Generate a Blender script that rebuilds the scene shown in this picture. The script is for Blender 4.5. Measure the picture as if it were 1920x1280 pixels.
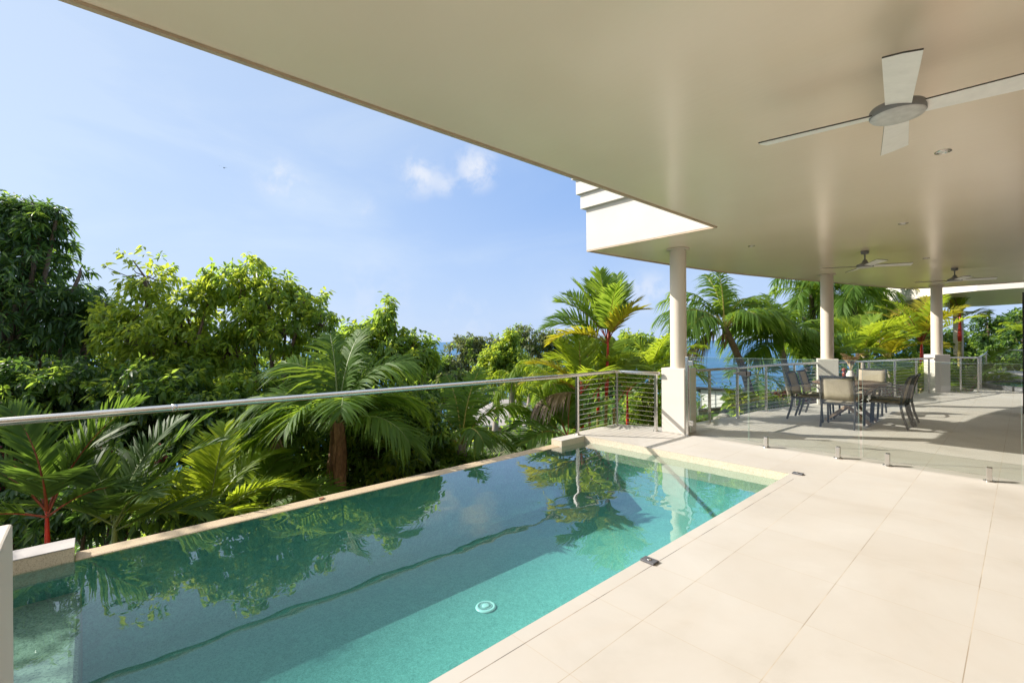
import bpy, bmesh, math, random
import numpy as np
from mathutils import Vector, Matrix

for o in list(bpy.data.objects):
    bpy.data.objects.remove(o)
sc = bpy.context.scene
R = math.radians

# ------------------------------------------------------------------ camera
CAM_H, FPX, ROLL, YAW = 1.5, 870.0, 0.4, 47.816
cam_d = bpy.data.cameras.new("camera")
cam_d.sensor_width = 36.0
cam_d.lens = FPX / 1920.0 * 36.0
cam_d.clip_start = 0.05
cam_d.clip_end = 60000.0
cam = bpy.data.objects.new("camera", cam_d)
sc.collection.objects.link(cam)
cam.matrix_world = (Matrix.Translation((0, 0, CAM_H)) @ Matrix.Rotation(R(YAW), 4, 'Z')
                    @ Matrix.Rotation(R(90), 4, 'X') @ Matrix.Rotation(R(-ROLL), 4, 'Z'))
sc.camera = cam

# ------------------------------------------------------------------ sky
SUN_DIR = Vector((-1.32, -0.93, 1.0)).normalized()
SUN_EL = math.asin(SUN_DIR.z)
SUN_AZ = math.atan2(SUN_DIR.x, SUN_DIR.y)
world = bpy.data.worlds.new("World")
sc.world = world
world.use_nodes = True
wt = world.node_tree
wt.nodes.clear()


def wn(kind, **kw):
    n = wt.nodes.new(kind)
    for k, v in kw.items():
        setattr(n, k, v)
    return n


w_out = wn("ShaderNodeOutputWorld")
w_bg = wn("ShaderNodeBackground")
w_bg.inputs["Strength"].default_value = 0.114
w_sky = wn("ShaderNodeTexSky", sky_type='NISHITA')
w_sky.sun_disc = False
w_sky.sun_elevation = SUN_EL
w_sky.sun_rotation = SUN_AZ
w_sky.altitude = 0
w_sky.air_density = 1.0
w_sky.dust_density = 0.4
w_sky.ozone_density = 2.0
w_tc = wn("ShaderNodeTexCoord")
w_map = wn("ShaderNodeMapping")
w_map.inputs["Scale"].default_value = (1.0, 1.0, 3.0)
w_noise = wn("ShaderNodeTexNoise")
w_noise.inputs["Scale"].default_value = 2.2
w_noise.inputs["Detail"].default_value = 7
w_noise.inputs["Roughness"].default_value = 0.55
w_noise.inputs["Distortion"].default_value = 0.5
w_ramp = wn("ShaderNodeMapRange", interpolation_type='SMOOTHSTEP')
w_ramp.inputs["From Min"].default_value = 0.36
w_ramp.inputs["From Max"].default_value = 0.78
w_ramp.inputs["To Min"].default_value = 0.0
w_ramp.inputs["To Max"].default_value = 0.55
L = wt.links.new
L(w_tc.outputs["Generated"], w_map.inputs["Vector"])
L(w_map.outputs[0], w_noise.inputs["Vector"])
L(w_noise.outputs["Fac"], w_ramp.inputs["Value"])
# thin high cloud brightens towards the sun
w_sd = wn("ShaderNodeVectorMath", operation='DOT_PRODUCT')
w_sd.inputs[1].default_value = SUN_DIR
L(w_tc.outputs["Generated"], w_sd.inputs[0])
w_sr = wn("ShaderNodeMapRange", interpolation_type='SMOOTHSTEP')
w_sr.inputs["From Min"].default_value = 0.10
w_sr.inputs["From Max"].default_value = 0.95
w_sr.inputs["To Max"].default_value = 0.88
L(w_sd.outputs["Value"], w_sr.inputs["Value"])
w_add = wn("ShaderNodeMath", operation='ADD', use_clamp=True)
L(w_ramp.outputs[0], w_add.inputs[0])
L(w_sr.outputs[0], w_add.inputs[1])
w_veil = wn("ShaderNodeMix", data_type='RGBA')
w_veil.inputs["A"].default_value = (1.75, 2.85, 5.2, 1)
w_veil.inputs["B"].default_value = (3.5, 4.25, 5.4, 1)
L(w_add.outputs[0], w_veil.inputs["Factor"])
w_mix = wn("ShaderNodeMix", data_type='RGBA')
w_mix.inputs["Factor"].default_value = 0.82
L(w_sky.outputs[0], w_mix.inputs["A"])
L(w_veil.outputs["Result"], w_mix.inputs["B"])


def sky_dir(px, py):
    """unit world direction of a bearing / elevation seen from the terrace"""
    x, y = px - 960, py - 640
    c, s = math.cos(R(ROLL)), math.sin(R(ROLL))
    x, y = c * x - s * y, s * x + c * y
    S, C = math.sin(R(YAW)), math.cos(R(YAW))
    v = Vector((x / FPX * C - S, x / FPX * S + C, -y / FPX))
    return v.normalized()


# pale marine air low over the sea
w_sx = wn("ShaderNodeSeparateXYZ")
L(w_tc.outputs["Generated"], w_sx.inputs[0])
w_hz = wn("ShaderNodeMapRange", interpolation_type='SMOOTHSTEP')
w_hz.inputs["From Min"].default_value = 0.34
w_hz.inputs["From Max"].default_value = -0.02
w_hz.inputs["To Max"].default_value = 0.75
L(w_sx.outputs["Z"], w_hz.inputs["Value"])
w_hm = wn("ShaderNodeMix", data_type='RGBA')
w_hm.inputs["B"].default_value = (3.35, 4.15, 5.5, 1)
L(w_hz.outputs[0], w_hm.inputs["Factor"])
L(w_mix.outputs["Result"], w_hm.inputs["A"])
w_ar = wn("ShaderNodeMapRange", interpolation_type='SMOOTHSTEP')
w_ar.inputs["From Min"].default_value = 0.905
w_ar.inputs["From Max"].default_value = 0.99
L(w_sd.outputs["Value"], w_ar.inputs["Value"])
w_am = wn("ShaderNodeMix", data_type='RGBA')
w_am.inputs["B"].default_value = (26.0, 24.5, 22.0, 1)  # glow round the sun, out of view, strengthened as added fill
L(w_ar.outputs[0], w_am.inputs["Factor"])
# overhead brightness added as fill light, above the frame and unseen
w_zr = wn("ShaderNodeMapRange", interpolation_type='SMOOTHSTEP')
w_zr.inputs["From Min"].default_value = 0.62
w_zr.inputs["From Max"].default_value = 0.92
w_zr.inputs["To Max"].default_value = 0.35
L(w_sx.outputs["Z"], w_zr.inputs["Value"])
w_zm = wn("ShaderNodeMix", data_type='RGBA')
w_zm.inputs["B"].default_value = (10.5, 10.4, 10.2, 1)
L(w_zr.outputs[0], w_zm.inputs["Factor"])
L(w_hm.outputs["Result"], w_zm.inputs["A"])
L(w_zm.outputs["Result"], w_am.inputs["A"])
w_last = w_am.outputs["Result"]
w_n2 = wn("ShaderNodeTexNoise")
w_n2.inputs["Scale"].default_value = 17.0
w_n2.inputs["Detail"].default_value = 9
w_n2.inputs["Roughness"].default_value = 0.62
w_n2.inputs["Distortion"].default_value = 0.25
L(w_tc.outputs["Generated"], w_n2.inputs["Vector"])
# small cumulus puffs: bearing, angular radius, strength
for px, py, rad, amt in ((790, 328, .062, .75), (838, 348, .035, .5), (893, 316, .062, .85), (520, 335, .05, .7), (562, 358, .035, .55),
                         (685, 388, .03, .28), (1215, 545, .062, .5), (880, 590, .08, .25), (700, 560, .13, .2), (1060, 585, .09, .2)):
    dot = wn("ShaderNodeVectorMath", operation='DISTANCE')
    dot.inputs[1].default_value = sky_dir(px, py)
    nrm = wn("ShaderNodeVectorMath", operation='NORMALIZE')
    L(w_tc.outputs["Generated"], nrm.inputs[0])
    L(nrm.outputs[0], dot.inputs[0])
    fall = wn("ShaderNodeMapRange", interpolation_type='SMOOTHSTEP')
    fall.inputs["From Min"].default_value = rad
    fall.inputs["From Max"].default_value = rad * 0.05
    L(dot.outputs["Value"], fall.inputs["Value"])
    mr = wn("ShaderNodeMapRange", interpolation_type='SMOOTHSTEP')
    mr.inputs["From Min"].default_value = 0.40
    mr.inputs["From Max"].default_value = 0.66
    L(w_n2.outputs["Fac"], mr.inputs["Value"])
    mul = wn("ShaderNodeMath", operation='MULTIPLY')
    L(fall.outputs[0], mul.inputs[0])
    L(mr.outputs[0], mul.inputs[1])
    mul2 = wn("ShaderNodeMath", operation='MULTIPLY')
    L(mul.outputs[0], mul2.inputs[0])
    mul2.inputs[1].default_value = amt
    mx = wn("ShaderNodeMix", data_type='RGBA')
    mx.inputs["B"].default_value = (5.0, 5.15, 5.5, 1)
    L(mul2.outputs[0], mx.inputs["Factor"])
    L(w_last, mx.inputs["A"])
    w_last = mx.outputs["Result"]
L(w_last, w_bg.inputs["Color"])
L(w_bg.outputs[0], w_out.inputs["Surface"])

# ------------------------------------------------------------------ sun, exposure
sun_d = bpy.data.lights.new("sun", 'SUN')
sun_d.energy = 5.0
sun_d.angle = R(0.5)
sun_d.color = (1.0, 0.94, 0.85)
sun = bpy.data.objects.new("sun", sun_d)
sc.collection.objects.link(sun)
sun.rotation_euler = (-SUN_DIR).to_track_quat('-Z', 'Y').to_euler()
sun.location = (-30, -20, 30)
sc.view_settings.view_transform = 'Standard'
sc.view_settings.look = 'None'
sc.view_settings.gamma = 1.0
sc.view_settings.exposure = 0.67
sc.cycles.max_bounces = 10
sc.cycles.diffuse_bounces = 5
sc.cycles.glossy_bounces = 4
sc.cycles.transmission_bounces = 8
sc.cycles.transparent_max_bounces = 12
sc.cycles.sample_clamp_indirect = 6.0
sc.cycles.use_denoising = True
sc.cycles.denoiser = 'OPENIMAGEDENOISE'
sc.cycles.denoising_input_passes = 'RGB_ALBEDO_NORMAL'
sc.cycles.denoising_prefilter = 'NONE'


# ------------------------------------------------------------------ helpers
def at(px, py, depth):
    """point seen in direction (px, py) of the 1920x1280 photograph, that many metres ahead of the terrace viewpoint"""
    x, y = px - 960, py - 640
    c, s = math.cos(R(ROLL)), math.sin(R(ROLL))
    x, y = c * x - s * y, s * x + c * y
    S, C = math.sin(R(YAW)), math.cos(R(YAW))
    l = x / FPX * depth
    return Vector((l * C - depth * S, l * S + depth * C, CAM_H - y / FPX * depth))


def tag(o, label=None, cat=None, group=None, kind=None):
    if label: o["label"] = label
    if cat: o["category"] = cat
    if group: o["group"] = group
    if kind: o["kind"] = kind
    return o


def empty(name, loc, rz=0.0):
    o = bpy.data.objects.new(name, None)
    o.empty_display_size = 0.1
    o.location = loc
    o.rotation_euler = (0, 0, rz)
    sc.collection.objects.link(o)
    return o


def copy_tree(o, parent=None):
    c = o.copy()
    sc.collection.objects.link(c)
    if parent is not None:
        c.parent = parent
    for ch in list(o.children):
        copy_tree(ch, c)
    return c


class MB:
    """collects geometry in the local space of its thing, then becomes ONE mesh object"""

    def __init__(self):
        self.v, self.f, self.sm = [], [], []

    def add(self, vs, fs, smooth=False):
        b = len(self.v)
        self.v.extend([tuple(p) for p in vs])
        self.f.extend([tuple(i + b for i in f) for f in fs])
        self.sm.extend([smooth] * len(fs))
        return self

    def box(self, x0, x1, y0, y1, z0, z1):
        vs = [(x0, y0, z0), (x1, y0, z0), (x1, y1, z0), (x0, y1, z0), (x0, y0, z1), (x1, y0, z1), (x1, y1, z1), (x0, y1, z1)]
        return self.add(vs, [(3, 2, 1, 0), (4, 5, 6, 7), (0, 1, 5, 4), (1, 2, 6, 5), (2, 3, 7, 6), (3, 0, 4, 7)])

    def bar(self, a, b, w, h, up=(0, 0, 1)):
        """rectangular bar from a to b, w wide (sideways), h high"""
        a, b = Vector(a), Vector(b)
        d = (b - a).normalized()
        s = d.cross(Vector(up))
        if s.length < 1e-4:
            s = d.cross(Vector((1, 0, 0)))
        s.normalize()
        u = s.cross(d)
        vs = []
        for p in (a, b):
            for sx, sy in ((-1, -1), (1, -1), (1, 1), (-1, 1)):
                vs.append(p + s * sx * w / 2 + u * sy * h / 2)
        return self.add(vs, [(0, 1, 2, 3), (7, 6, 5, 4), (0, 4, 5, 1), (1, 5, 6, 2), (2, 6, 7, 3), (3, 7, 4, 0)])

    def tube(self, pts, r, n=10, cap=True):
        pts = [Vector(p) for p in pts]
        rs = r if isinstance(r, (list, tuple)) else [r] * len(pts)
        vs, fs = [], []
        ref = None
        for i, p in enumerate(pts):
            if i == 0: d = pts[1] - p
            elif i == len(pts) - 1: d = p - pts[i - 1]
            else: d = (pts[i + 1] - p).normalized() + (p - pts[i - 1]).normalized()
            d.normalize()
            if ref is None:
                ref = d.cross(Vector((0, 0, 1)))
                if ref.length < 1e-3: ref = d.cross(Vector((1, 0, 0)))
            ref = (ref - d * ref.dot(d)).normalized()
            q = d.cross(ref)
            for k in range(n):
                a = 2 * math.pi * k / n
                vs.append(p + (ref * math.cos(a) + q * math.sin(a)) * rs[i])
        for i in range(len(pts) - 1):
            for k in range(n):
                k2 = (k + 1) % n
                fs.append((i * n + k, i * n + k2, (i + 1) * n + k2, (i + 1) * n + k))
        self.add(vs, fs, True)
        if cap:
            b = len(self.v) - len(vs)
            self.f.append(tuple(b + k for k in range(n))[::-1]); self.sm.append(False)
            e = b + (len(pts) - 1) * n
            self.f.append(tuple(e + k for k in range(n))); self.sm.append(False)
        return self

    def lathe(self, prof, c=(0, 0, 0), n=32, axis=None):
        """profile [(r, z)] round the vertical axis through c"""
        vs, fs = [], []
        for r, z in prof:
            for k in range(n):
                a = 2 * math.pi * k / n
                vs.append((c[0] + r * math.cos(a), c[1] + r * math.sin(a), c[2] + z))
        for i in range(len(prof) - 1):
            for k in range(n):
                k2 = (k + 1) % n
                fs.append((i * n + k, i * n + k2, (i + 1) * n + k2, (i + 1) * n + k))
        return self.add(vs, fs, True)

    def prism(self, poly, z0, z1, bottom=True, top=True):
        n = len(poly)
        vs = [(p[0], p[1], z0) for p in poly] + [(p[0], p[1], z1) for p in poly]
        fs = [(i, (i + 1) % n, n + (i + 1) % n, n + i) for i in range(n)]
        if top: fs.append(tuple(range(n, 2 * n)))
        if bottom: fs.append(tuple(range(n - 1, -1, -1)))
        return self.add(vs, fs)

    def build(self, name, mat, parent=None, loc=None, bevel=0.0, seg=2, angle=40, fix=True):
        me = bpy.data.meshes.new(name)
        me.from_pydata(self.v, [], self.f)
        me.polygons.foreach_set("use_smooth", self.sm)
        if fix:
            bm = bmesh.new()
            bm.from_mesh(me)
            bmesh.ops.recalc_face_normals(bm, faces=bm.faces)
            bm.to_mesh(me)
            bm.free()
        me.update()
        me.materials.append(mat)
        o = bpy.data.objects.new(name, me)
        sc.collection.objects.link(o)
        if parent is not None: o.parent = parent
        if loc is not None: o.location = loc
        if bevel > 0:
            m = o.modifiers.new("bevel", 'BEVEL')
            m.width = bevel
            m.segments = seg
            m.limit_method = 'ANGLE'
            m.angle_limit = R(angle)
            m.harden_normals = False
        return o


# ------------------------------------------------------------------ materials
class Mat:
    def __init__(self, name):
        self.m = bpy.data.materials.new(name)
        self.m.use_nodes = True
        self.t = self.m.node_tree
        self.t.nodes.clear()
        self.out = self.n("ShaderNodeOutputMaterial")
        self.bsdf = self.n("ShaderNodeBsdfPrincipled")
        self.l(self.bsdf.outputs[0], self.out.inputs["Surface"])
        self.tc = self.n("ShaderNodeTexCoord")

    def n(self, kind, **kw):
        x = self.t.nodes.new(kind)
        for k, v in kw.items():
            setattr(x, k, v)
        return x

    def l(self, a, b):
        self.t.links.new(a, b)

    def set(self, **kw):
        for k, v in kw.items():
            self.bsdf.inputs[k.replace("_", " ")].default_value = v
        return self

    def noise(self, scale, detail=4, rough=0.5, coord="Object", dist=0.0, stretch=None):
        n = self.n("ShaderNodeTexNoise")
        n.inputs["Scale"].default_value = scale
        n.inputs["Detail"].default_value = detail
        n.inputs["Roughness"].default_value = rough
        n.inputs["Distortion"].default_value = dist
        src = self.tc.outputs[coord]
        if stretch:
            mp = self.n("ShaderNodeMapping")
            mp.inputs["Scale"].default_value = stretch
            self.l(src, mp.inputs["Vector"])
            src = mp.outputs[0]
        self.l(src, n.inputs["Vector"])
        return n.outputs["Fac"]

    def ramp(self, fac, stops, interp='LINEAR'):
        r = self.n("ShaderNodeValToRGB")
        r.color_ramp.interpolation = interp
        el = r.color_ramp.elements
        while len(el) < len(stops): el.new(0.5)
        for e, (p, c) in zip(el, stops):
            e.position = p
            e.color = (*c, 1)
        self.l(fac, r.inputs["Fac"])
        return r.outputs["Color"]

    def mix(self, fac, a, b, blend='MIX'):
        m = self.n("ShaderNodeMix", data_type='RGBA', blend_type=blend)
        for s, x in (("Factor", fac), ("A", a), ("B", b)):
            if hasattr(x, "links"): self.l(x, m.inputs[s])
            else: m.inputs[s].default_value = x if isinstance(x, (int, float)) else (*x, 1)
        return m.outputs["Result"]

    def math(self, op, a, b=None, c=None, clamp=False):
        m = self.n("ShaderNodeMath", operation=op, use_clamp=clamp)
        for i, x in enumerate((a, b, c)):
            if x is None: continue
            if hasattr(x, "links"): self.l(x, m.inputs[i])
            else: m.inputs[i].default_value = x
        return m.outputs[0]

    def color(self, sock):
        self.l(sock, self.bsdf.inputs["Base Color"])
        return self

    def bump(self, height, strength=0.3, dist=0.01):
        b = self.n("ShaderNodeBump")
        b.inputs["Strength"].default_value = strength
        b.inputs["Distance"].default_value = dist
        self.l(height, b.inputs["Height"])
        self.l(b.outputs[0], self.bsdf.inputs["Normal"])
        return b


M = {}


def mk_plain(key, col, rough=0.5, metal=0.0, var=0.08, scale=6.0, bump=0.0, bscale=60.0, spec=0.5, stretch=None):
    m = Mat(key)
    f = m.noise(scale, 5, 0.6, stretch=stretch)
    lo = tuple(c * (1 - var) for c in col)
    hi = tuple(min(1, c * (1 + var)) for c in col)
    m.color(m.ramp(f, [(0.3, lo), (0.7, hi)]))
    m.set(Roughness=rough, Metallic=metal)
    m.bsdf.inputs["Specular IOR Level"].default_value = spec
    if bump > 0:
        m.bump(m.noise(bscale, 3, 0.6), bump, 0.004)
    M[key] = m.m
    return m


mk_plain("cap_shaded", (0.40, 0.37, 0.345), 0.8, var=0.1, scale=4, bump=.15, bscale=120)  # near weir cap: shade put into the stone as a darker grey
mk_plain("render_white", (0.57, 0.535, 0.48), 0.75, var=0.03, scale=2.5, bump=0.12, bscale=180)
mk_plain("column_paint", (0.64, 0.56, 0.465), 0.6, var=0.03, scale=2.5, bump=0.08, bscale=150)
mk_plain("stainless", (0.62, 0.60, 0.57), 0.22, metal=1.0, var=0.05, scale=40, stretch=(1, 1, 8))
mk_plain("dark_metal", (0.040, 0.038, 0.037), 0.5, spec=0.3, var=0.15, scale=30)
mk_plain("fan_grey", (0.22, 0.22, 0.22), 0.45, var=0.1, scale=20, bump=.1, bscale=300)
mk_plain("fan_blade", (0.88, 0.86, 0.82), 0.5, var=0.05, scale=14)
mk_plain("fan_edge", (0.05, 0.042, 0.035), 0.5)
mk_plain("fan_hub_face", (0.58, 0.57, 0.55), 0.6, var=0.12, scale=22, bump=.15, bscale=200)
mk_plain("black_frame", (0.012, 0.012, 0.013), 0.35)
mk_plain("pad_grey", (0.10, 0.10, 0.11), 0.4, var=0.2, scale=60, bump=.2, bscale=150)
mk_plain("drain_plastic", (0.50, 0.66, 0.64), 0.4, var=0.03)
mk_plain("drain_dark", (0.03, 0.05, 0.05), 0.5)
mk_plain("lip_brown", (0.50, 0.39, 0.28), 0.7, var=0.1)
mk_plain("concrete", (0.30, 0.28, 0.25), 0.85, var=0.15, scale=5, bump=.3, bscale=80)

# pool ceiling: satin cream paint, faintly trowelled
m = Mat("ceiling_paint")
m.color(m.ramp(m.noise(1.4, 4, 0.5), [(0.3, (0.875, 0.735, 0.59)), (0.7, (0.90, 0.765, 0.625))]))
m.set(Roughness=0.22)
m.bsdf.inputs["Specular IOR Level"].default_value = 0.9
m.bump(m.noise(3.0, 3, 0.5, stretch=(1.0, 9.0, 1)), 0.07, 0.010)
M["ceiling_paint"] = m.m

# sandstone terrace tiles, 595 mm grid
m = Mat("terrace_tile")
sep = m.n("ShaderNodeSeparateXYZ")
m.l(m.tc.outputs["Object"], sep.inputs[0])


def line_mask(mm, coord, off, pitch, half):
    t = mm.math('DIVIDE', mm.math('SUBTRACT', coord, off), pitch)
    fr = mm.math('FRACT', mm.math('ADD', t, 0.5))
    d = mm.math('ABSOLUTE', mm.math('SUBTRACT', fr, 0.5))
    return mm.math('LESS_THAN', d, half / pitch)


jx = line_mask(m, sep.outputs[0], -0.785, 0.5975, 0.0022)
jy = line_mask(m, sep.outputs[1], 1.59, 0.595, 0.0024)
edge = m.math('COMPARE', sep.outputs[0], -1.675, 0.003)
edge = m.math('MULTIPLY', edge, m.math('LESS_THAN', sep.outputs[1], 5.6))
base = m.ramp(m.noise(0.9, 6, 0.6, dist=0.6), [(0.28, (0.435, 0.402, 0.356)), (0.45, (0.492, 0.460, 0.418)), (0.6, (0.510, 0.483, 0.446)), (0.75, (0.556, 0.534, 0.503))])
vein = m.noise(2.0, 8, 0.65, dist=1.2, stretch=(1.0, 0.35, 1.0))
base = m.mix(m.math('MULTIPLY', m.math('SUBTRACT', vein, 0.5), 0.5, clamp=True), base, (0.50, 0.40, 0.30))
# each tile a touch different
fl = m.n("ShaderNodeCombineXYZ")
m.l(m.math('FLOOR', m.math('DIVIDE', m.math('SUBTRACT', sep.outputs[0], -0.785), 0.5975)), fl.inputs[0])
m.l(m.math('FLOOR', m.math('DIVIDE', m.math('SUBTRACT', sep.outputs[1], 1.59), 0.595)), fl.inputs[1])
wnz = m.n("ShaderNodeTexWhiteNoise", noise_dimensions='2D')
m.l(fl.outputs[0], wnz.inputs["Vector"])
base = m.mix(m.math('MULTIPLY', wnz.outputs["Value"], 0.18), base, (0.40, 0.345, 0.285))
dirt = m.noise(2.3, 3, 0.6)
jcol = m.ramp(dirt, [(0.40, (0.50, 0.41, 0.30)), (0.58, (0.22, 0.15, 0.08))])
base = m.mix(m.math('MULTIPLY', jy, m.math('MULTIPLY', dirt, 0.8)), base, (0.42, 0.33, 0.23))
base = m.mix(m.math('MULTIPLY', jx, 0.6), base, jcol)
base = m.mix(m.math('MULTIPLY', edge, 0.75), base, m.ramp(dirt, [(0.42, (0.36, 0.27, 0.19)), (0.55, (0.06, 0.05, 0.04))]))
# hairline grit
m.color(base)
m.set(Roughness=0.55)
m.l(m.ramp(m.noise(3.0, 5, 0.6), [(0.3, (0.5, 0.5, 0.5)), (0.7, (0.72, 0.72, 0.72))]), m.bsdf.inputs["Roughness"])
m.bsdf.inputs["Specular IOR Level"].default_value = 0.4
hgt = m.math('SUBTRACT', m.math('MULTIPLY', m.noise(35.0, 4, 0.6), 0.25), m.math('MAXIMUM', jx, jy))
m.bump(hgt, 0.25, 0.003)
M["terrace_tile"] = m.m

# exposed aggregate: coping faces, weir
def mk_aggregate(key, a, b, dark, scale=130, rough=0.7, ripple_mottle=0.0):
    m = Mat(key)
    f = m.noise(scale, 2, 0.7)
    c = m.ramp(f, [(0.30, dark), (0.44, a), (0.62, b)])
    big = m.noise(3.0, 4, 0.6)
    c = m.mix(m.math('MULTIPLY', big, 0.5), c, tuple(x * 0.72 for x in a))
    if ripple_mottle:  # pebble blotches that imitate rippling light, painted into the floor colour
        c = m.mix(m.math('MULTIPLY', m.noise(11.0, 5, 0.7, dist=1.6), ripple_mottle), c, dark)
        c = m.mix(m.math('MULTIPLY', m.math('SUBTRACT', m.noise(17.0, 4, 0.65, dist=2.2), 0.42), ripple_mottle * 1.3, clamp=True), c, tuple(min(1, x * 1.25) for x in b))
    m.color(c)
    m.set(Roughness=rough)
    m.bump(f, 0.4, 0.004)
    M[key] = m.m


mk_aggregate("aggregate_buff", (0.56, 0.475, 0.355), (0.66, 0.585, 0.46), (0.33, 0.265, 0.19))
mk_aggregate("aggregate_wet", (0.46, 0.355, 0.22), (0.57, 0.455, 0.31), (0.24, 0.175, 0.11))
mk_aggregate("pool_pebble", (0.115, 0.30, 0.265), (0.225, 0.465, 0.42), (0.05, 0.16, 0.145), scale=115, rough=0.8, ripple_mottle=0.7)
mk_aggregate("bench_pebble", (0.20, 0.20, 0.145), (0.30, 0.29, 0.22), (0.06, 0.065, 0.05), scale=75, rough=0.8)

def thin_fresnel(m, f0=0.02, gain=1.0):
    """mirror share by angle, the same from both sides of a surface"""
    g = m.n("ShaderNodeNewGeometry")
    dp = m.n("ShaderNodeVectorMath", operation='DOT_PRODUCT')
    m.l(g.outputs["Normal"], dp.inputs[0])
    m.l(g.outputs["Incoming"], dp.inputs[1])
    c = m.math('SUBTRACT', 1.0, m.math('ABSOLUTE', dp.outputs["Value"]), clamp=True)
    p = m.math('POWER', c, 5.0)
    return m.math('MULTIPLY', m.math('ADD', m.math('MULTIPLY', p, 1 - f0), f0), gain)


# pool water: clear, slightly green, light passes unbent
m = Mat("pool_water")
m.t.nodes.remove(m.bsdf)
tr = m.n("ShaderNodeBsdfTransparent")
tr.inputs["Color"].default_value = (0.68, 0.92, 0.90, 1)
gs = m.n("ShaderNodeBsdfGlossy")
gs.inputs["Roughness"].default_value = 0.0
mx = m.n("ShaderNodeMixShader")
m.l(thin_fresnel(m, 0.022, 2.1), mx.inputs[0])
m.l(tr.outputs[0], mx.inputs[1])
m.l(gs.outputs[0], mx.inputs[2])
m.l(mx.outputs[0], m.out.inputs["Surface"])
M["pool_water"] = m.m

# sea
m = Mat("sea_water")
m.color(m.ramp(m.noise(0.01, 4, 0.6), [(0.3, (0.012, 0.100, 0.215)), (0.7, (0.020, 0.135, 0.27))]))
m.set(Roughness=0.35)
m.bump(m.noise(0.5, 5, 0.6), 0.5, 0.6)
M["sea_water"] = m.m

# clear glass pane
def mk_glass(key, tint, refl=1.0, rough=0.0):
    m = Mat(key)
    m.t.nodes.remove(m.bsdf)
    tr = m.n("ShaderNodeBsdfTransparent")
    tr.inputs["Color"].default_value = (*tint, 1)
    gs = m.n("ShaderNodeBsdfGlossy")
    gs.inputs["Roughness"].default_value = rough
    mx = m.n("ShaderNodeMixShader")
    m.l(thin_fresnel(m, 0.035, refl), mx.inputs[0])
    m.l(tr.outputs[0], mx.inputs[1])
    m.l(gs.outputs[0], mx.inputs[2])
    m.l(mx.outputs[0], m.out.inputs["Surface"])
    M[key] = m.m


mk_glass("clear_glass", (0.925, 0.945, 0.925), 1.3)
mk_plain("glass_edge", (0.36, 0.50, 0.43), 0.15, var=0.05)
mk_glass("window_glass", (0.25, 0.28, 0.28), 1.0)

# ------------------------------------------------------------------ setting: ground, sea
def smooth(a, b, x):
    t = np.clip((x - a) / (b - a), 0, 1)
    return t * t * (3 - 2 * t)


DECK_EDGE_Y = [5.78, 6.0, 7.02, 7.38, 8.44, 9.23, 10.54, 11.56, 12.7, 15.2, 16.34, 17.07, 17.95, 18.45]
DECK_EDGE_X = [-4.9, -4.97, -4.97, -4.06, -4.0, -3.84, -3.78, -3.55, -3.28, -2.36, -2.06, -1.92, -1.92, -0.98]


def edge_x(y):
    return np.interp(y, [-10, 5.7] + DECK_EDGE_Y[1:] + [31], [-5.0, -5.0] + DECK_EDGE_X[1:] + [-1.2])


def terrain_z(x, y):
    x = np.asarray(x, float); y = np.asarray(y, float)
    s = np.maximum(0, edge_x(y) - x)
    yy = np.maximum(0, y - 19.0)
    z0 = -2.6 + 1.9 * smooth(7.5, 11.0, y)
    n = 0.25 * np.sin(x * .7 + 1.3) * np.cos(y * .6) + 0.5 * np.sin(x * .13) * np.cos(y * .17 + .5)
    far = np.maximum(0, s - 3.0)
    z = z0 - 0.235 * far - 0.02 * yy + n * smooth(1, 12, s)
    return np.maximum(z, -40)


def ground():
    xs = np.concatenate([np.linspace(-150, -40, 34), np.linspace(-38, 12, 78), np.linspace(14, 60, 12)])
    ys = np.concatenate([np.linspace(-90, -10, 20), np.linspace(-9, 40, 78), np.linspace(43, 150, 26)])
    X, Y = np.meshgrid(xs, ys, indexing='ij')
    Z = terrain_z(X, Y)
    inside = (X > edge_x(Y) - 0.05)
    Z = np.where(inside & (Y < 31), np.minimum(Z, -2.7), Z)
    nx, ny = X.shape
    vs = np.stack([X, Y, Z], -1).reshape(-1, 3)
    fs = [(i * ny + j, (i + 1) * ny + j, (i + 1) * ny + j + 1, i * ny + j + 1) for i in range(nx - 1) for j in range(ny - 1)]
    b = MB()
    b.add(vs.tolist(), fs, True)
    return b


m = Mat("hillside_ground")
m.color(m.ramp(m.noise(1.6, 8, 0.7), [(0.3, (0.022, 0.030, 0.012)), (0.5, (0.045, 0.065, 0.02)), (0.72, (0.09, 0.075, 0.04))]))
m.set(Roughness=0.95)
m.bump(m.noise(9.0, 6, 0.7), 0.8, 0.08)
M["hillside_ground"] = m.m
tag(ground().build("hillside", M["hillside_ground"], fix=False), kind="structure")

b = MB()
n = 96
ring = [0, 120, 400, 1500, 6000, 40000]
vs = [(0, 0, -24.0)]
for r_ in ring[1:]:
    vs += [(r_ * math.cos(2 * math.pi * k / n), r_ * math.sin(2 * math.pi * k / n), -24.0) for k in range(n)]
fs = [(0, 1 + k, 1 + (k + 1) % n) for k in range(n)]
for i in range(len(ring) - 2):
    fs += [(1 + i * n + k, 1 + (i + 1) * n + k, 1 + (i + 1) * n + (k + 1) % n, 1 + i * n + (k + 1) % n) for k in range(n)]
b.add(vs, fs)
tag(b.build("sea", M["sea_water"]), kind="structure")

# ------------------------------------------------------------------ terrace and pool shell
POOL_X0, POOL_X1, POOL_Y0, POOL_Y1 = -4.70, -1.77, -1.30, 5.78
WATER_Z = -0.092


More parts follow.
